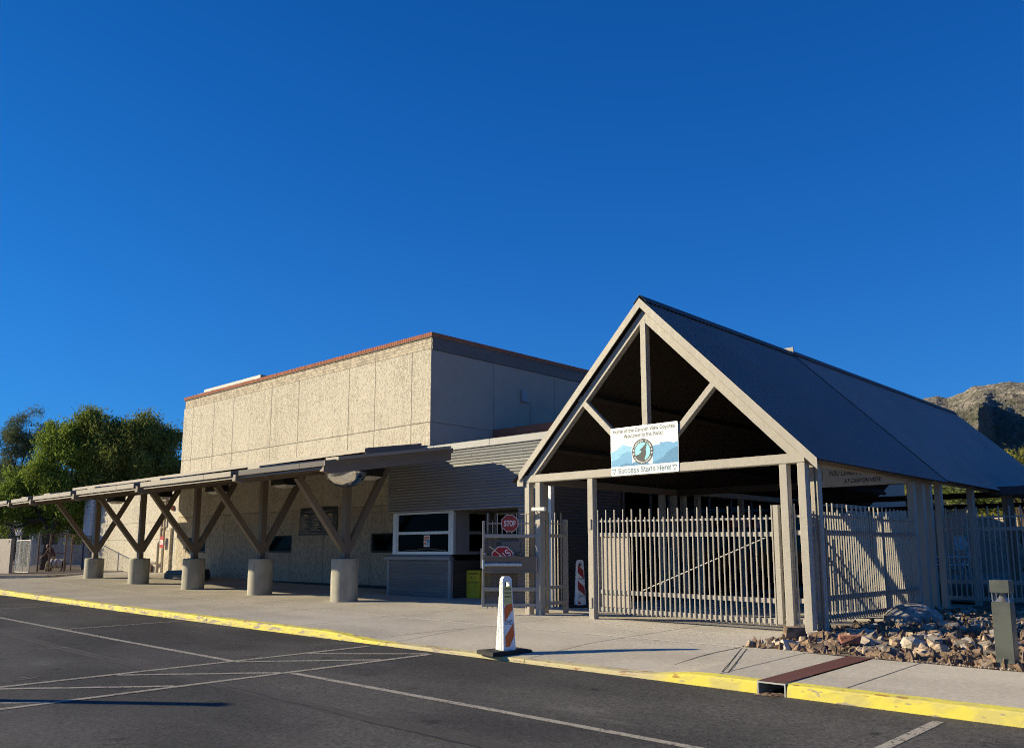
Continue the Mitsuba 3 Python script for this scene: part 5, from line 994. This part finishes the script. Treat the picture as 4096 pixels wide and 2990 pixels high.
# ------------------------------------------------------------------ trees
def tree(name, label, base, tops, balls, mat, n, size, droop, seed, bark='m_bark', r0=0.22, spread=1.0, aspect=4.2, group=None, limbs=True):
    r = np.random.default_rng(seed); k = thing(name, label, 'tree', group)
    balls = np.array(balls, float); vol = balls[:, 3] ** 2; vol = vol / vol.sum(); P, D = [], []
    for (x, y, z, rad), f in zip(balls, vol):
        k2 = 11; g = r.normal(0, 1, (k2, 3)); g /= np.linalg.norm(g, axis=1, keepdims=True); g = g * rad * 0.74 * r.uniform(0.55, 1.1, (k2, 1)) * spread + (x, y, z)
        m = max(2, int(n * f / 40 / k2))
        for G in g:                          # a lump of leaf sprays, thick on its outside
            c = r.normal(0, 1, (m, 3)); c /= np.linalg.norm(c, axis=1, keepdims=True); c = c * rad * 0.36 * r.uniform(0.6, 1.15, (m, 1)) * (1, 1, 0.8) + G
            sub = rad * 0.075 * r.uniform(0.6, 1.5, (m, 1, 1)) + size * .35
            L = c[:, None, :] + r.normal(0, 1, (m, 40, 3)) * sub
            L[:, :, 2] -= droop * np.abs(r.normal(0, 1, (m, 40))) * sub[:, :, 0] * 1.6
            P.append(L.reshape(-1, 3)); a = r.normal(0, 1, (m * 40, 3)); a[:, 2] = a[:, 2] * 0.6 - droop; D.append(a)
    P, D = np.vstack(P), np.vstack(D); D /= np.linalg.norm(D, axis=1, keepdims=True); S = size * r.uniform(0.6, 1.35, (len(P), 1))
    B = np.cross(D, r.normal(0, 1, D.shape)); B /= np.linalg.norm(B, axis=1, keepdims=True) + 1e-9
    a, c, b_, d_ = P - D * S / 2, P + D * S / 2, P + B * S / (2 * aspect) - D * S * .06, P - B * S / (2 * aspect) - D * S * .06
    V = np.stack([a, b_, c, d_], 1).reshape(-1, 3); i = np.arange(len(P)) * 4
    F = np.vstack([np.c_[i, i + 1, i + 2], np.c_[i, i + 2, i + 3]])
    part(k, 'crown', trimesh.Trimesh(V, F, process=False), mat)
    bx = np.array(base, float); tp = np.array(tops, float)
    mids = [bx + (tp - bx) * t + np.array([r.normal(0, .12), r.normal(0, .12), 0]) * (0 < t < 1) for t in np.linspace(0, 1, 5)]
    part(k, 'trunk', chain(mids, np.linspace(r0, r0 * .6, 5), 9), bark, 40)
    if limbs:
        out = []
        for x, y, z, rad in balls:
            e = np.array([x, y, z]); s = mids[2 + r.integers(3)]; h = (s + e) / 2 + np.array([r.normal(0, .3), r.normal(0, .3), -0.15 * np.linalg.norm(e - s)])
            out.append(chain([s, (s + h) / 2 + r.normal(0, .08, 3), h, (h + e) / 2 + r.normal(0, .12, 3), e], [r0 * .42, r0 * .36, r0 * .28, r0 * .2, r0 * .1], 6))
            for _ in range(5):
                q = e + r.normal(0, 1, 3) * rad * .55; out.append(tube((h + e) / 2, q, r0 * .09, 5, r0 * .03))
        part(k, 'limb', cat(out), bark)
    return k
sc = 0.96
BIG = [(-54.52, 19.1, 7.8, 1.3), (-53.56, 20.09, 7.42, 1.61), (-55.47, 18.43, 6.67, 1.46), (-52.12, 21.47, 7.42, 1.61), (-51.05, 22.57, 6.97, 1.3), (-54.63, 19.44, 5.68, 1.76), (-53.08, 20.92, 5.68, 1.69), (-51.76, 22.21, 5.53, 1.69), (-50.67, 23.28, 5.38, 1.07), (-56.51, 17.85, 4.77, 1.46), (-57.41, 17.24, 3.63, 1.3), (-55.73, 18.82, 3.71, 1.61), (-58.19, 16.73, 2.5, 0.92), (-57.15, 17.87, 1.82, 0.84), (-55.81, 19.12, 1.89, 1.15), (-56.34, 18.46, 2.65, 0.92), (-53.91, 20.46, 4.17, 1.38), (-52.38, 21.97, 3.86, 1.38), (-51.06, 23.25, 3.71, 1.23)]
BIG = [tuple(np.array(q) * sc) for q in BIG] + [(-56.2, 15.5, 3.1, 1.05), (-56.5, 15.3, 1.9, 0.95), (-55.6, 15.9, 4.2, 0.9)]
lft = [BIG[i] for i in (0, 2, 5, 9, 10, 11, 12, 13, 14, 15, 19, 20, 21)]
rgt = [BIG[i] for i in (1, 3, 4, 6, 7, 8, 16, 17, 18)]
tree('feathery_tree', 'large bright green drooping tree behind the left end of the walkway canopy', (-53.2, 17.1, -1.2), (-53.4, 18.0, 3.2), lft, 'm_leaf_green', 60000, 0.25, 1.2, 31)
tree('willowy_tree', 'large olive green drooping tree against the left edge of the tall stucco block', (-50.0, 21.6, -1.2), (-50.3, 21.0, 3.6), rgt, 'm_leaf_olive', 64000, 0.24, 1.2, 32)
tree('mesquite_tree', 'sparse grey green tree with fine twigs at the far left skyline', (-68.0, 20.6, -1.2), (-68.2, 20.2, 5.0), [(-67.81, 20.15, 8.9, 1.37), (-68.79, 19.59, 7.32, 1.46), (-69.25, 19.01, 7.8, 1.1), (-67.58, 20.71, 7.3, 1.28), (-69.25, 19.54, 5.51, 1.46), (-66.92, 21.07, 8.5, 0.91)], 'm_leaf_grey', 27000, 0.17, 0.1, 33, spread=1.25)
hedge = [(-82, 20, 1.5, 3.0), (-80, 23, 3.0, 3.0), (-78, 26, 2.0, 3.2), (-76, 29, 3.2, 3.0), (-74, 31.5, 2.0, 3.2), (-72, 34, 3.0, 3.2), (-70, 36.5, 2.4, 3.2), (-84, 18, 3.2, 3.0)]
for i, q in enumerate(hedge):
    tree('dark_tree', ['dark bushy tree behind the basketball hoop', 'dark bushy tree behind the back fence, second from the left', 'dark bushy tree behind the back fence, third from the left', 'dark bushy tree behind the pale shed', 'dark bushy tree right of the pale shed', 'dark bushy tree behind the green trees, third from the right', 'dark bushy tree behind the green trees, second from the right', 'dark bushy tree at the far left edge behind the fence'][i], (q[0], q[1], -1.3), (q[0], q[1], q[2]), [q, (q[0] + .8, q[1] - .6, q[2] - 1.8, 2.0)], 'm_leaf_dark', 9000, 0.34, 0.3, 40 + i, limbs=False, aspect=2.0, group='dark trees behind the back fence')
tree('yellow_green_tree', 'yellow green bushy tree showing behind the lower edge of the gable roof', (-10.6, 47.3, -1.1), (-10.7, 47.3, 2.2), [(-10.7, 47.2, 4.1, .85), (-10.1, 47.6, 4.0, .8), (-11.3, 46.9, 3.6, .8), (-10.2, 47.4, 3.0, 1.0), (-9.3, 47.8, 3.4, .8)], 'm_leaf_yellow', 16000, 0.13, -0.7, 61, spread=1.15)
tree('courtyard_tree', 'sunlit green tree seen through the shelter above the shade sail', (-21.5, 62.5, -0.9), (-21.5, 62.5, 2.4), [(-21.5, 62.5, 4.2, 1.7), (-20.3, 63, 3.7, 1.4), (-22.7, 62, 3.6, 1.5)], 'm_leaf_yellow', 9000, 0.26, 0.4, 62)
tree('slender_tree', 'pale barked courtyard tree seen through the rear picket fence', (-12.3, 44.0, -1.0), (-12.0, 44.1, 1.6), [(-12.2, 44.2, 2.8, 1.0), (-11.4, 44.6, 2.4, .8), (-13.0, 43.8, 2.6, .9)], 'm_leaf_olive', 5000, 0.2, 0.2, 63, bark='m_rock_pale', r0=0.11)
tree('courtyard_tree', 'sunlit tree seen through the rear picket fence above the garden wall', (-15.0, 63.0, -0.8), (-15.0, 63.0, 1.5), [(-15.6, 62.8, 2.9, 1.4), (-14.4, 63.2, 2.6, 1.3), (-13.2, 63.6, 2.9, 1.4)], 'm_leaf_yellow', 8000, 0.26, 0.4, 64)

# ------------------------------------------------------------------ courtyard beyond the shelter
cwall = thing('garden_wall', 'sunlit cream garden wall far behind the rear picket fence', 'wall')
part(cwall, 'wall', box(-13.2, -8.2, 48.0, 48.3, -1.2, 1.62, 0.02), 'm_stucco_low'); part(cwall, 'coping', box(-13.3, -8.1, 47.95, 48.35, 1.62, 1.70, 0.01), 'm_cmu')
wl = thing('covered_link', 'flat roofed covered link with dark fascia joining the gable shelter at the right', 'shelter')
part(wl, 'roof', box(-5.98, 6.0, 23.92, 32.0, 1.44, 1.60, 0.006), 'm_bronze'); part(wl, 'fascia', box(-6.02, 6.02, 23.89, 23.917, 1.40, 1.61), 'm_roof_old')
for x in (-5.75, -2.6, 0.6): part(wl, 'post', box(x, x + .15, 24.1, 24.25, -1.35, 1.438, .01), 'm_bronze')
part(wl, 'back_wall', box(-4.9, 6.0, 31.7, 31.95, -1.3, 1.438), 'm_corr_dark')
cl_ = thing('added_dark_block', 'dark block added beyond the far end of the gable shelter, with shade put into its colour', 'building')  # added block, coloured dark to stand in for the shade behind the shelter
part(cl_, 'wall', box(-19.0, -14.2, 40.1, 52, -1.3, 2.3), 'm_corr_dark'); part(cl_, 'roof', box(-19.3, -13.9, 40.0, 52.3, 2.303, 2.5), 'm_corr_dark')
ss_ = thing('shade_sail', 'yellow green peaked shade sail glimpsed through the gable shelter', 'shade sail')
part(ss_, 'sail', hullmesh([(-18.8, 51.5, 2.72), (-17.2, 53.2, 2.72), (-16.9, 51.6, 2.72), (-18.3, 54, 2.72), (-17.6, 52.6, 3.25), (-17.65, 52.65, 3.25)]), 'm_boxyellow')
for x, y in ((-18.8, 51.5), (-17.2, 53.2), (-16.9, 51.6), (-18.3, 54)): part(ss_, 'mast', tube((x, y, -1), (x, y, 2.73), .04, 6), 'm_galv')
tb = thing('picnic_table', 'white topped picnic table in the shaded courtyard behind the rear picket fence', 'table')
part(tb, 'top', box(-13.5, -12.0, 43.2, 44.0, -0.28, -0.22, .01), 'm_white'); part(tb, 'bench', box(-13.5, -12.0, 42.7, 43.0, -0.62, -0.57), 'm_white')
for x in (-13.2, -12.3): part(tb, 'leg', cat(bar((x, 42.8, -1.1), (x, 43.5, -.28), .07, .07), bar((x, 44.2, -1.1), (x, 43.6, -.28), .07, .07)), 'm_galv')
nb = thing('notice_board', 'small white board standing behind the picnic table in the courtyard', 'board')
part(nb, 'board', box(-12.95, -12.4, 44.5, 44.54, 0.08, 0.72), 'm_white'); part(nb, 'post', cat(tube((-12.9, 44.56, -1.1), (-12.9, 44.56, .7), .03, 6), tube((-12.45, 44.56, -1.1), (-12.45, 44.56, .7), .03, 6)), 'm_galv')
hc = thing('hose_rack', 'dark rack with red panels on the glazed wall inside the shelter', 'rack')
part(hc, 'shelf', box(-13.27, -12.95, 23.4, 25.3, 0.97, 1.02), 'm_pedestal')
for y in (23.45, 24.1, 24.75): part(hc, 'panel', box(-13.26, -12.97, y, y + .42, 0.72, 0.965, .01), 'm_red')
for y in (23.5, 24.6): part(hc, 'cable', tube((-13.0, y, -.1), (-13.0, y, .72), .012, 5), 'm_chalk')
# the post left of the frame whose shadow crosses the car park
lp = thing('parking_post', 'square steel parking post at the left of the car park', 'post')
zb_ = float(zr(-13.3, 0.95)); part(lp, 'shaft', box(-13.38, -13.24, 0.83, 0.97, zb_ - .02, zb_ + 2.22, .01), 'm_galv'); part(lp, 'cap', box(-13.40, -13.22, 0.81, 0.99, zb_ + 2.221, zb_ + 2.25, .005), 'm_galv')
